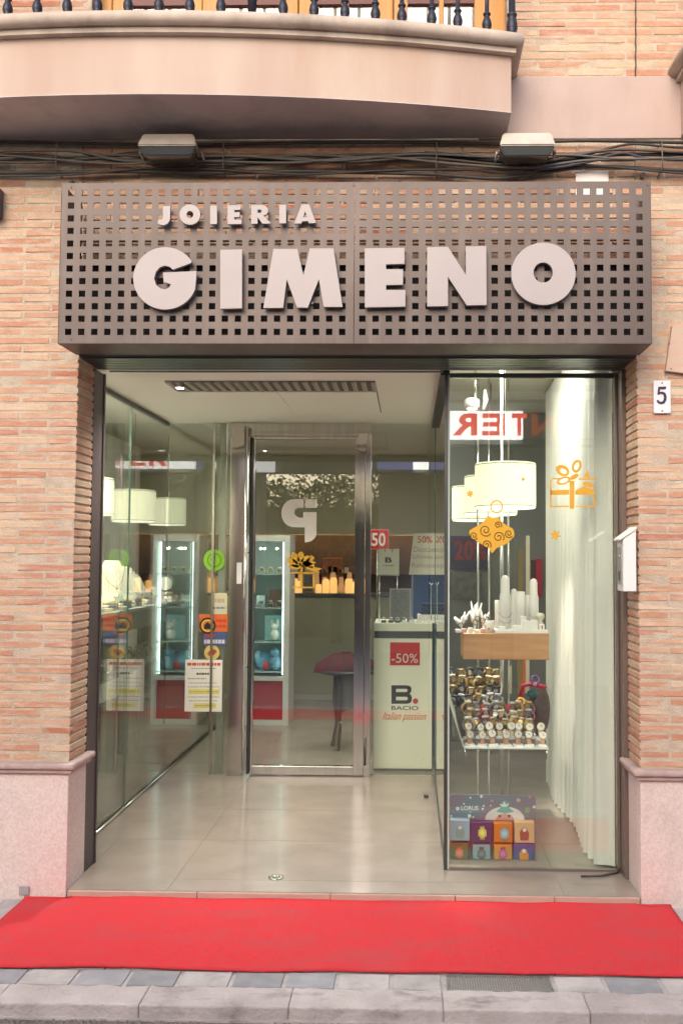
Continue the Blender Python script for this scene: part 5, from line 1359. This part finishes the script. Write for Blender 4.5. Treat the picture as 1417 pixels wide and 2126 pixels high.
for (x_, y_, rx_, ry_, m_) in ((710, 160, 22, 20, mat('print_pink', (.62, .22, .26), .5)), (1100, 150, 30, 28, mat('print_peach', (.66, .38, .24), .5)), (1232, 300, 36, 50, mat('print_green', (.22, .36, .18), .5)), (1265, 105, 20, 18, MATS['print_pink'])):
    from_mesh('planet_print', shape_px([circ(*L_(x_, y_), rx_ / 7.085, ry_ / 7.085, 16)], HY, .001), m_, lo)
from_mesh('lettering', text_px('LORUS', *L_(258, 235), *L_(512, 298), HY, .001, .03), MATS['print_white2'], lo)
from_mesh('logo_print', shape_px([circ(*L_(208, 275), 4, 4, 14)], HY, .001), MATS['print_white2'], lo)
sq = [((100, 385, 445, 745), (.28, .50, .62)), ((395, 705, 480, 770), (.05, .04, .14)), ((742, 1010, 500, 770), (.72, .22, .02)), ((1042, 1335, 480, 778), (.68, .48, .26)),
      ((100, 365, 785, 1050), (.12, .15, .05)), ((428, 688, 808, 1055), (.24, .40, .46)), ((742, 1005, 808, 1060), (.66, .30, .04)), ((1030, 1335, 795, 1085), (.07, .09, .30))]
tn = ['sky blue', 'dark violet', 'orange', 'sand', 'dark green', 'grey blue', 'amber', 'royal blue']
for i, ((xa, xb, ya, yb_), c_) in enumerate(sq):
    a_, b_ = q_(*L_(xa, yb_), BY - .05), q_(*L_(xb, ya), BY - .05)
    z_lo = max(a_.z, FLZ + .004)
    o = MB().box(a_.x, b_.x, BY - .05, BY - .004, z_lo, b_.z, .002).build('small_box', mat('small_box_%d' % i, c_, .5), lo); o['label'] = tn[i] + ' small box'
    fy = BY - .0508
    cxm, cym = (xa + xb) / 2 + (20 if i in (1, 2) else 0), (ya + yb_) / 2
    if i in (0, 3, 7):
        cc = {0: (.18, .42, .40), 3: (.34, .10, .06), 7: (.75, .28, .03)}[i]
        body = [L_(cxm - 60, yb_ - 35), L_(cxm - 70, cym), L_(cxm - 45, ya + 100), L_(cxm - 20, ya + 70), L_(cxm + 20, ya + 75), L_(cxm + 45, cym - 30), L_(cxm + 70, cym + 20), L_(cxm + 55, yb_ - 35)]
        from_mesh('figure_print', shape_px([body], fy, .001), mat('fig_%d' % i, cc, .5), o)
        from_mesh('figure_print', shape_px([ell(*L_(cxm, cym - 40), 4, 4, 0, 12)], fy - .001, .001), MATS['print_white2'], o)
    else:
        cc = {1: (.66, .66, .16), 2: (.26, .52, .64), 4: (.70, .20, .10), 5: (.12, .14, .15), 6: (.56, .12, .30)}[i]
        hexp = [L_(cxm + (68 if k % 2 == 0 else 66) * cos(radians(60 * k + 30)), cym + 10 + 78 * sin(radians(60 * k + 30))) for k in range(6)]
        from_mesh('watch_strap', shape_px([[L_(cxm - 34, cym - 90), L_(cxm + 34, cym - 90), L_(cxm + 34, cym + 108), L_(cxm - 34, cym + 108)]], fy, .002), mat('toystrap_%d' % i, tuple(v * .6 for v in cc), .5), o)
        from_mesh('watch_face', shape_px([hexp], fy - .003, .004, .0006), mat('toyface_%d' % i, cc, .4), o)
        from_mesh('watch_dial', shape_px([circ(*L_(cxm, cym + 10), 5.4, 5.4, 18)], fy - .0062, .001), mat('toydial_%d' % i, tuple(min(1, v * 1.25 + .05) for v in cc), .4), o)
MB().box(q_(*L_(95, 1075)).x, q_(*L_(1340, 1100)).x, BY - .052, BY + .05, FLZ, FLZ + .0035).build('base_card', mat('card_base', (.20, .15, .14), .6), lo)

# ---- left showcase: shelf with necklace busts, lower bangles
SH = 1.155
ls = thing('showcase_shelf', 'long grey shelf with necklaces in the left showcase', 'shelf', (-2.0, 1.9, SH))
MB().box(-2.35, -1.66, .8, 2.9, SH - .02, SH, .002).build('board', mat('shelf_grey', (.40, .40, .36), .5), ls)
MB().box(-2.35, -1.67, .82, 2.88, SH - .13, SH - .021, .002).build('apron', mat('shelf_apron', (.20, .21, .20), .5), ls)
for y in (.9, 2.8): MB().tube([(-2.0, y, FLZ), (-2.0, y, SH - .13)], .014, 10).build('leg', CHROME, ls)
BUST = mat('bust_linen', (.58, .56, .44), .9)
CHG = mat('chain_gold', (.55, .36, .10), .25, .9)
def bust(x, y, s, label, rz=.35):
    t = thing('necklace_bust', label, 'necklace bust', (x, y, SH), 'necklace busts in the left showcase')
    m_ = MB(); n = 10; m = 8
    gridv = []
    for j in range(m + 1):
        v = j / m; row = []
        wid = (.055 + .10 * sin(min(1, (1 - v) * 1.25) * pi / 2)) * (1 if v < .85 else .75); 
        for i in range(n + 1):
            u = i / n * 2 - 1
            xx = u * wid * s; yy = (-.05 * (1 - u * u) + .09 * v) * s; zz = v * .27 * s + .005
            row.append((xx, yy, zz))
        gridv.append(row)
    c, s_ = cos(rz), sin(rz)
    T = lambda p: Vector((x + p[0] * c - p[1] * s_, y + p[0] * s_ + p[1] * c, SH + p[2]))
    V = [[m_.bm.verts.new(T(p)) for p in r] for r in gridv]
    for j in range(m):
        for i in range(n):
            f = m_.bm.faces.new((V[j][i], V[j][i + 1], V[j + 1][i + 1], V[j + 1][i])); f.smooth = True
    r = bmesh.ops.extrude_face_region(m_.bm, geom=list(m_.bm.faces), use_keep_orig=True)
    for v in r['geom']:
        if isinstance(v, bmesh.types.BMVert): v.co += Vector((-s_, c, 0)) * .012
    m_.build('bust_body', BUST, t)
    MB().tube([T(((u * .075) * s, (-.055 * (1 - u * u) + .075 - .085 * (1 - abs(u))) * s - .004, (.25 - .13 * (1 - u * u)) * s)) for u in [k / 8 - 1 for k in range(17)]], .0022, 6).build('chain', CHG, t)
    MB().ball(T((0, -.07 * s, .112 * s)), .008 * s).build('pendant', mat('pendant_gold', (.66, .50, .2), .2, .9), t)
    return t
bust(-1.84, 1.72, 1.05, 'largest necklace bust at the front of the left showcase', .5)
bust(-1.90, 2.1, .9, 'middle necklace bust of the left showcase', .45)
bust(-2.0, 2.5, .85, 'small necklace bust behind the others in the left showcase', .4)
R_ = random.Random(9)
for i in range(24):
    y = .9 + i * .082; x = -1.72 + R_.uniform(-.03, .03)
    m_ = MB().box(x - .03, x + .03, y - .03, y + .03, SH, SH + .022 + .012 * (i % 3), .003); m_.mi = 1
    m_.tube([(x + .018 * cos(t), y + .018 * sin(t), SH + .028 + .012 * (i % 3)) for t in [k * pi / 8 for k in range(16)]], .003, 5, closed=True)
    tag(m_.build('jewel_pad', [[BUST, WHITEPLAST, mat('pad_dark', (.06, .06, .06), .5)][i % 3], CHG]), '%s %s pad with a gold ring, counted from the street, on the left showcase shelf' % (ORD[i // 3], ['linen', 'white', 'black'][i % 3]), 'jewellery pad', '%s jewellery pads of the left showcase' % ['linen', 'white', 'black'][i % 3])
PADM = [BUST, WHITEPLAST, mat('case_green', (.24, .30, .22), .6), mat('case_grey', (.30, .30, .30), .5)]
nmx = ['linen', 'white', 'green', 'grey']
cnt = {}
for i in range(22):
    y = .95 + i * .082 + R_.uniform(-.02, .02); x = -1.86 - R_.uniform(0, .32); k = R_.randrange(4); w = R_.uniform(.022, .045); h = R_.uniform(.03, .11)
    if any(abs(y - yb_) < .17 and x < -1.72 for yb_ in (1.72, 2.1, 2.5)): x = -1.80
    m_ = MB()
    if i % 3 == 0: m_.lathe((x, y, SH), [(w, 0), (w * .9, h * .3), (w * .45, h * .9), (w * .2, h)], 14)
    elif i % 3 == 1: m_.box(x - w, x + w, y - w * .7, y + w * .7, SH, SH + h, .004)
    else: m_.lathe((x, y, SH), [(w * .8, 0), (w * .8, .008), (w * .2, .012), (w * .2, h * .8), (w * .7, h * .82), (w * .7, h)], 14)
    nm = nmx[k] + ' ' + ['ring cone', 'jewel box', 'pedestal'][i % 3]; cnt[nm] = cnt.get(nm, 0) + 1
    tag(m_.build(['ring_cone', 'jewel_box', 'pedestal'][i % 3], PADM[k]), '%s %s counted from the street on the left showcase shelf' % (ORD[cnt[nm] - 1], nm), ['ring cone', 'jewel box', 'pedestal'][i % 3], 'stands and boxes on the left showcase shelf')
sc = thing('square_clock', 'small pale desk clock with dark rim on the left showcase shelf', 'clock', (-1.76, 2.62, SH))
MB().lathe((-1.76, 2.62, SH + .12), [(.05, 0), (.062, .004), (.062, .03)], 24, 'Y').build('clock_rim', mat('clock_dark', (.05, .045, .05), .4), sc)
MB().lathe((-1.76, 2.617, SH + .12), [(.048, 0), (.048, .003)], 24, 'Y').build('clock_face', PAPER, sc)
MB().box(-1.805, -1.715, 2.61, 2.66, SH, SH + .06, .004).build('clock_foot', BUST, sc)
# lower level: white trays with bangles
low = thing('bangle_table', 'low dark table with bangles and watches at the bottom of the left showcase', 'display table', (-2.0, 1.6, FLZ))
LZ = .78
MB().box(-2.40, -1.70, .9, 2.8, LZ - .02, LZ, .003).build('table_top', mat('table_dark', (.07, .07, .065), .4), low)
for y in (1.0, 2.7): MB().box(-2.1, -2.04, y - .03, y + .03, FLZ, LZ - .021).build('leg', mat('table_leg', (.1, .1, .1), .5), low)
for i in range(26):
    y = 1.0 + (i % 13) * .135; x = -1.78 - .10 * (i // 13) + R_.uniform(-.02, .02); r = R_.uniform(.03, .042)
    m_ = MB().tube([(x + r * cos(t) * .5, y + r * cos(t) * .85, LZ + r + .004 + r * sin(t)) for t in [k * pi / 9 for k in range(18)]], R_.uniform(.004, .007), 6, closed=True)
    sil = i % 2
    tag(m_.build('bangle', [CHG, CHROME][sil]), '%s %s bangle from the street on the low table, %s row' % (ORD[(i % 13) // 2], ['golden', 'silver'][sil], ['front', 'rear'][i // 13]), 'bangle', '%s bangles of the left showcase' % ['golden', 'silver'][sil])
st = MB().lathe((-1.86, 1.35, LZ), [(.04, 0), (.04, .01), (.018, .02), (.022, .12), (.028, .17), (.016, .20), (.024, .235), (.012, .262)], 16)
tag(st.build('figurine', mat('figurine_clay', (.58, .42, .26), .6)), 'slim sand coloured figurine standing on the low table', 'figurine')
tag(MB().box(-2.02, -1.78, 1.62, 1.64, LZ, LZ + .24, .003).build('picture_card', mat('card_picture', (.30, .32, .26), .5, c2=(.50, .36, .20), sc=9)), 'upright picture card on the low table behind the figurine', 'picture')

# ---- back of the shop: counter, niche with lit displays, stool
BYW = 5.3
bc = thing('back_counter', 'long beige counter across the back of the shop, behind the door', 'counter', (-.6, BYW, FLZ))
zc = at(650, 1232, BYW).z
MB().box(-2.0, .25, BYW, BYW + .5, FLZ + .05, zc - .03, .003).build('counter_front', mat('counter_beige', (.36, .35, .25), .4, c2=(.33, .32, .23), sc=2), bc)
MB().box(-2.02, .27, BYW - .03, BYW + .5, zc - .029, zc, .003).build('counter_top', GREYP, bc)
MB().box(-2.0, .25, BYW - .002, BYW + .45, FLZ, FLZ + .049).build('kick_plate', mat('kick', (.45, .43, .38), .4), bc)
zn = at(650, 1110, 6.0).z
up = thing('bulkhead', 'olive beige bulkhead over the dark display niche at the back', 'bulkhead', (-.6, 5.9, zn))
MB().box(-3.0, 1.6, 5.85, 5.88, zn, 2.573).build('panel', WALLIN, up)
nb = thing('display_niche', 'dark niche with shelves behind the back counter', 'display niche', (-.6, 6.1, zc))
MB().box(-3.0, 1.6, 6.15, 6.198, FLZ, zn - .002).build('niche_back', NICHE, nb)
for x in (-1.6, .35): MB().box(x - .0118, x + .0118, 5.95, 6.149, FLZ, zn - .002).build('niche_divider', NICHE, nb)
MB().box(-2.6, 1.4, 5.885, 5.94, zn + .03, zn + .05).build('niche_light', mat('niche_light', (.9, .7, .5), .5, emit=(1, .62, .32), es=7), nb)
R_ = random.Random(4)
for i in range(9):
    px = 606 + i * 17; p = at(px, 1222, 5.60)
    tag(MB().lathe((p.x, 5.60, zc), [(.045, 0), (.05, .03), (.03, .08 + .05 * (i % 3)), (.02, .16 + .05 * (i % 2))], 12).build('watch_stand', mat('stand_bronze_glow', (.34, .20, .09), .5, emit=(1, .5, .2), es=.22)), '%s bronze watch stand from the left behind the amber rolls' % ORD[i], 'watch stand', 'bronze watch stands on the back counter')  # faint emission stands in for warm light falling on the stands
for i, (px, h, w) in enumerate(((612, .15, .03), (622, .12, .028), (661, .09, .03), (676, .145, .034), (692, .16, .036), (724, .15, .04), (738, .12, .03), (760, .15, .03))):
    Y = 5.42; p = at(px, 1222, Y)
    tag(MB().lathe((p.x, Y, zc), [(w, 0), (w, h * .8), (w * .85, h * .95), (w * .5, h)], 14).build('watch_roll', mat('roll_amber_glow', (.70, .40, .14), .6, emit=(1, .50, .16), es=.7)), ['amber glowing display roll, leftmost on the back counter', 'shorter amber display roll beside the golden bow', 'smallest amber display roll on the back counter', 'amber display roll in the middle of the back counter', 'tall amber display roll right of the middle', 'broad amber display roll near the right door stile', 'short amber display roll near the right door stile', 'amber display roll seen right of the door'][i], 'display roll', 'amber display rolls on the back counter')  # rolls are no lamps; their glow imitates warm display lighting
for i in range(14):
    p = at(604 + i * 11.5, 1190, 5.96); k = i % 3; w = R_.uniform(.018, .03)
    m_ = MB().box(p.x - w, p.x + w, 5.93, 5.98, p.z + .002, p.z + .03 + .05 * R_.random(), .003)
    tag(m_.build('gift_box', [mat('gift_gold', (.62, .42, .16), .4), mat('gift_white', (.75, .70, .62), .5), mat('gift_dark', (.16, .07, .05), .5)][k]), '%s %s box from the left on the niche shelf' % (ORD[i // 3], ['golden', 'white', 'brown'][k]), 'box', 'small boxes on the niche shelf')
p = at(650, 1190, 5.96); MB().box(-1.588, .338, 5.90, 6.149, p.z - .012, p.z + .001).build('niche_shelf', NICHE, nb)
Y = 5.40; a, b = at(627, 1221, Y), at(652, 1190, Y)
pf = thing('framed_picture', 'small picture frame among the amber display rolls', 'picture frame', ((a.x + b.x) / 2, Y, zc))
MB().box(a.x, b.x, Y, Y + .02, zc, b.z, .003).build('border', mat('frame_copper', (.40, .26, .16), .5), pf); MB().box(a.x + .02, b.x - .02, Y - .002, Y - .0002, zc + .02, b.z - .02).build('picture', mat('picture_dark', (.07, .07, .09), .4, c2=(.2, .18, .16), sc=30), pf)
tag(MB().box(at(668, 1165, 5.95).x, at(712, 1165, 5.95).x, 5.93, 5.95, zc, at(690, 1158, 5.95).z, .01).build('orange_chair', mat('orange_leather', (.26, .09, .03), .5)), 'orange brown panel in the niche behind the amber rolls', 'panel')
# small table with a dark red garment, grey cloth hanging below
sy = 2.98
sxc = at(722, 1500, sy).x
stl = thing('side_table', 'dark wooden side table with grey cloth hanging at one side, behind the door', 'side table', (sxc, sy, FLZ))
zs = at(710, 1388, sy).z
tt = MB().lathe((sxc, sy, zs - .03), [(.20, 0), (.235, .008), (.235, .022), (.22, .03)], 28); tt.build('table_top', mat('leg_dark', (.04, .03, .03), .4), stl)
ck = MB(); ring_a, ring_b = [], []
for k in range(28):
    t = 2 * pi * k / 28; r = .125 + .012 * sin(5 * t)
    ring_a.append(ck.bm.verts.new((sxc + .035 + r * cos(t), sy + r * sin(t), zs - .031))); ring_b.append(ck.bm.verts.new((sxc + .045 + r * .82 * cos(t), sy + r * .82 * sin(t), zs - .30 + .02 * sin(3 * t))))
for k in range(28): ck.bm.faces.new((ring_a[k], ring_a[(k + 1) % 28], ring_b[(k + 1) % 28], ring_b[k])).smooth = True
ck.build('hanging_cloth', mat('cover_grey', (.13, .125, .135), .9), stl)
for a_ in (.9, 2.6, 4.2, 5.6):
    x_, y_ = sxc + .11 * cos(a_), sy + .11 * sin(a_)
    MB().tube([(x_, y_, zs - .03), (x_ + .012 * cos(a_), y_, .40), (x_ - .006 * cos(a_), y_, .22), (x_ + .03 * cos(a_), y_ + .02 * sin(a_), FLZ)], [.022, .019, .013, .017], 9).build('leg', MATS['leg_dark'], stl)
gm = MB(); R_ = random.Random(2)
prof = [(.02, .11), (.10, .10), (.19, .06), (.235, .005), (.24, -.045)]
rings = []
for r, h in prof:
    rings.append([gm.bm.verts.new((sxc - .02 + (r + .03 * mnoise.noise(Vector((k * .7, r * 9, 2)))) * cos(2 * pi * k / 30), sy + r * .8 * sin(2 * pi * k / 30), zs + .012 + h * .9 + .035 * mnoise.noise(Vector((k * .9, r * 14, 5))))) for k in range(30)])
for A, B in zip(rings, rings[1:]):
    for k in range(30): gm.bm.faces.new((A[k], A[(k + 1) % 30], B[(k + 1) % 30], B[k])).smooth = True
gm.bm.faces.new(rings[0])
tag(gm.build('garment', mat('garment_wine', (.14, .012, .022), .85, c2=(.05, .015, .02), sc=14)), 'dark red garment thrown over the side table', 'garment')

# ---- added light panels and spotlights of the shop and showcases
def panel_light(x, y, w, l, label, es):  # glowing panels added out of view to brighten shop and showcases
    t = thing('fill_light_panel', label, 'light panel', (x, y, 2.56), 'added light panels in the shop')
    MB().box(x - w / 2 - .015, x + w / 2 + .015, y - l / 2 - .015, y + l / 2 + .015, 2.566, 2.5745).build('frame', WHITE, t)
    MB().box(x - w / 2, x + w / 2, y - l / 2, y + l / 2, 2.562, 2.5655).build('diffuser', mat('panel_%g' % es, (.9, .9, .85), .5, emit=(1, .96, .86), es=es), t)
panel_light(-.45, 2.68, .6, .5, 'square light panel added under the ceiling just inside the door', 13)
panel_light(-.45, 3.18, .6, .24, 'second light panel added under the ceiling, deeper inside the shop', 12)
panel_light(.5, .82, .3, .7, 'long light panel added out of view over the right showcase', 15)
panel_light(-1.85, 1.4, .22, 1.6, 'long light panel added out of view over the left showcase', 18)
sp = thing('track_spot', 'white spotlight cluster under the right showcase ceiling', 'spotlight', (at(990, 830, 1.3).x, 1.3, 2.3))
p = at(986, 838, 1.3)
MB().tube([(p.x, 1.3, 2.573), (p.x, 1.3, p.z + .03)], .008, 8).build('stem', CHROME, sp)
MB().lathe((p.x - .02, 1.3, p.z - .03), [(.03, 0), (.045, .012), (.045, .05), (.03, .06)], 18).build('head', WHITE, sp)
MB().lathe((p.x - .02, 1.3, p.z - .033), [(.028, 0), (.028, .0025)], 18).build('lamp_face', LAMP, sp)
p = at(1003, 830, 1.35); MB().tube([(p.x, 1.35, p.z - .06), (p.x + .012, 1.35, p.z), (p.x + .008, 1.35, p.z + .06)], [.010, .016, .008], 10).build('side_head', WHITE, sp)
L_sp = bpy.data.lights.new('spot_bulb', 'SPOT'); L_sp.energy = 130; L_sp.spot_size = radians(46); L_sp.spot_blend = .5; L_sp.shadow_soft_size = .03; L_sp.color = (1, .93, .82)
o_sp = bpy.data.objects.new('spot_bulb', L_sp); COL.objects.link(o_sp); o_sp.parent = sp
v_sp = Vector((at(986, 838, 1.3).x - .02, 1.3, at(986, 838, 1.3).z - .045)); o_sp.location = v_sp - Vector(sp.location)
o_sp.rotation_euler = (Vector((.53, .95, .9)) - v_sp).to_track_quat('-Z', 'Y').to_euler()

sl = thing('track_spot', 'white spotlight added under the left showcase ceiling to brighten the necklace busts', 'spotlight', (-1.75, 1.2, 2.5))  # extra lamp, added to brighten the left display
MB().tube([(-1.75, 1.2, 2.573), (-1.75, 1.2, 2.51)], .008, 8).build('stem', CHROME, sl)
MB().lathe((-1.75, 1.2, 2.46), [(.03, 0), (.042, .012), (.042, .04), (.03, .05)], 18).build('head', WHITE, sl)
MB().lathe((-1.75, 1.2, 2.457), [(.028, 0), (.028, .0025)], 18).build('lamp_face', LAMP, sl)
L_sl = bpy.data.lights.new('left_fill_bulb', 'SPOT'); L_sl.energy = 110; L_sl.spot_size = radians(75); L_sl.spot_blend = .6; L_sl.shadow_soft_size = .03; L_sl.color = (1, .95, .84)
o_sl = bpy.data.objects.new('left_fill_bulb', L_sl); COL.objects.link(o_sl); o_sl.parent = sl; o_sl.location = (0, 0, -.06)
o_sl.rotation_euler = (Vector((-1.95, 1.9, 1.15)) - Vector((-1.75, 1.2, 2.44))).to_track_quat('-Z', 'Y').to_euler()
# recessed lamp glowing at the left end of the porch grille
pl_ = cz_at(374, 797)
rl_ = thing('recessed_lamp', 'small bright lamp at the left end of the ceiling grille', 'ceiling lamp', (pl_.x, pl_.y, CZ - .02))
MB().lathe((pl_.x, pl_.y, CZ - .022), [(.020, 0), (.026, .003), (.026, .010)], 18).build('bezel', WHITE, rl_)
MB().lathe((pl_.x, pl_.y, CZ - .0245), [(.018, 0), (.018, .002)], 18).build('lamp_face', LAMP, rl_)
L_rl = bpy.data.lights.new('porch_bulb', 'SPOT'); L_rl.energy = 55; L_rl.spot_size = radians(140); L_rl.spot_blend = .8; L_rl.shadow_soft_size = .05; L_rl.color = (1, .92, .82)
o_rl = bpy.data.objects.new('porch_bulb', L_rl); COL.objects.link(o_rl); o_rl.parent = rl_; o_rl.location = (0, 0, -.02)
# ---- floor details of the porch
p0 = cz_at(573, 1822, FLZ)
tag(MB().lathe((p0.x, p0.y, FLZ + .0008), [(.034, 0), (.034, .002), (.028, .0035), (.012, .0035), (.010, .0015)], 24).build('floor_lock', STEEL), 'small round steel floor lock in the porch tiles', 'floor lock')
p0 = cz_at(884, 1655, FLZ)
tag(MB().box(p0.x - .014, p0.x + .012, p0.y - .02, p0.y + .03, FLZ + .0006, FLZ + .018, .003).build('door_stop', DKMETAL), 'small dark door stop on the porch floor by the right glass', 'door stop')
q0, q1 = cz_at(1205, 1822, FLZ), cz_at(1288, 1815, FLZ)
tag(MB().tube([(q0.x, q0.y, FLZ + .006), ((q0.x + q1.x) / 2, q0.y + .01, FLZ + .006), (q1.x - .02, q1.y - .005, FLZ + .008), (q1.x + .01, q1.y + .03, FLZ + .03)], .005, 7).build('floor_cable', CABLE), 'short black cable end on the threshold at the right jamb', 'cable')

# ================================================================== OPPOSITE SIDE OF THE STREET (seen in the glass)
ob = thing('opposite_building', 'plain plastered house across the street, mirrored in the shop glass', 'building', (0, -6.4, -.05))
MB().box(-14, 14, -7.2, -6.2, 3.35, 3.6).box(-14, -4.2, -7.2, -6.2, -.06, 3.349).box(4.2, 14, -7.2, -6.2, -.06, 3.349).box(-.5, 4.2, -7.2, -6.6, -.06, 3.349).box(-4.2, -2.42, -7.2, -6.6, -.06, 3.349).build('wall', mat('opposite_plaster', (.68, .63, .57), .9, c2=(.60, .55, .50), sc=3), ob)
for x in (-3.3, 1.1, 3.3):
    MB().box(x - .12, x + .12, -6.59, -6.2, -.05, 2.75).build('pilaster', mat('opposite_stone', (.36, .34, .32), .8), ob)
fs = thing('fascia_sign', 'lit white shop sign with red letters INTER, mirrored in the right glass', 'shop sign', (0, -5.75, 2.83))
zi0, zi1 = 2.83, 3.14
MB().box(.05, 1.28, -5.9, -5.76, zi0, zi1).build('light_box', mat('sign_light', (.9, .9, .9), .5, emit=(1, .98, .96), es=3.6), fs)
MB().box(-.5, .048, -5.9, -5.76, zi0, zi1).build('blue_box', mat('sign_blue', (.2, .22, .5), .5, emit=(.35, .38, .9), es=.6), fs)
MB().box(-2.42, -2.08, -5.9, -5.76, zi0 - .05, zi1).build('side_box', mat('side_light', (.9, .9, .9), .5, emit=(1, .98, .96), es=1.3), fs)
MB().box(1.282, 4.0, -5.9, -5.76, zi0, zi1).box(-4, -2.422, -5.9, -5.76, zi0, zi1).build('unlit_box', mat('sign_unlit', (.40, .38, .36), .6), fs)
MB().box(-3.2, 4.0, -6.2, -5.901, zi0 - .05, zi1 + .12).build('canopy', mat('canopy_grey', (.24, .23, .22), .6), fs)
letr = mat('sign_red_letter', (.75, .05, .03), .5, emit=(1, .13, .08), es=2.2); letd = mat('sign_red_dark', (.60, .14, .06), .5, emit=(1, .25, .08), es=.5)
def mir(px, Y=6.3 + .0): return at(px, 880, 6.35).x
for ch, pa_, pb_, mm in (('I', 1172, 1182, letd), ('N', 1103, 1157, letd), ('T', 1062, 1092, letr), ('E', 1000, 1047, letr), ('R', 939, 990, letr)):
    me = text_mesh(ch, .02, .03); fit(me, mir(pa_), mir(pb_), zi0 + .03, zi1 - .03, -5.745, True)
    o = MB().add_mesh(me).build('letter', mm, fs); o['label'] = 'red letter ' + ch

struct('screen_wall', MB().box(-5, 3, -9.6, -9.4, -.06, 2.45), mat('screen_wall_paint', (.30, .27, .22), .9, c2=(.24, .22, .18), sc=2))  # added wall that blocks the sunlit ground mirrored in the door
tr = thing('street_tree', 'leafy tree in the gap across the street, mirrored in the door glass', 'tree', (-1.3, -8.2, -.05))
MB().tube([(-1.3, -8.2, -.05), (-1.28, -8.2, 1.0), (-1.33, -8.15, 1.9), (-1.2, -8.2, 2.6)], [.11, .09, .075, .04], 10).build('trunk', mat('bark', (.10, .075, .055), .9, c2=(.15, .11, .08), sc=20), tr)
lf = MB(); R_ = random.Random(31)
for k in range(11000):
    while True:
        q = Vector((R_.uniform(-1, 1), R_.uniform(-1, 1), R_.uniform(-1, 1)))
        if q.length < 1 and mnoise.noise(q * 2.6) > -.32 + .55 * max(0, q.z): break
    c_ = Vector((-1.25 + q.x * 2.5, -8.2 + q.y * 1.3, 2.35 + q.z * .98))
    u_ = Vector((R_.gauss(0, 1), R_.gauss(0, 1), R_.gauss(0, 1))).normalized() * R_.uniform(.03, .055); w_ = u_.orthogonal().normalized() * R_.uniform(.018, .03)
    lf.face([c_ - u_, c_ + w_, c_ + u_, c_ - w_])
lf.build('crown', mat('leaf_green', (.06, .09, .03), .6, c2=(.10, .12, .04), sc=3), tr)
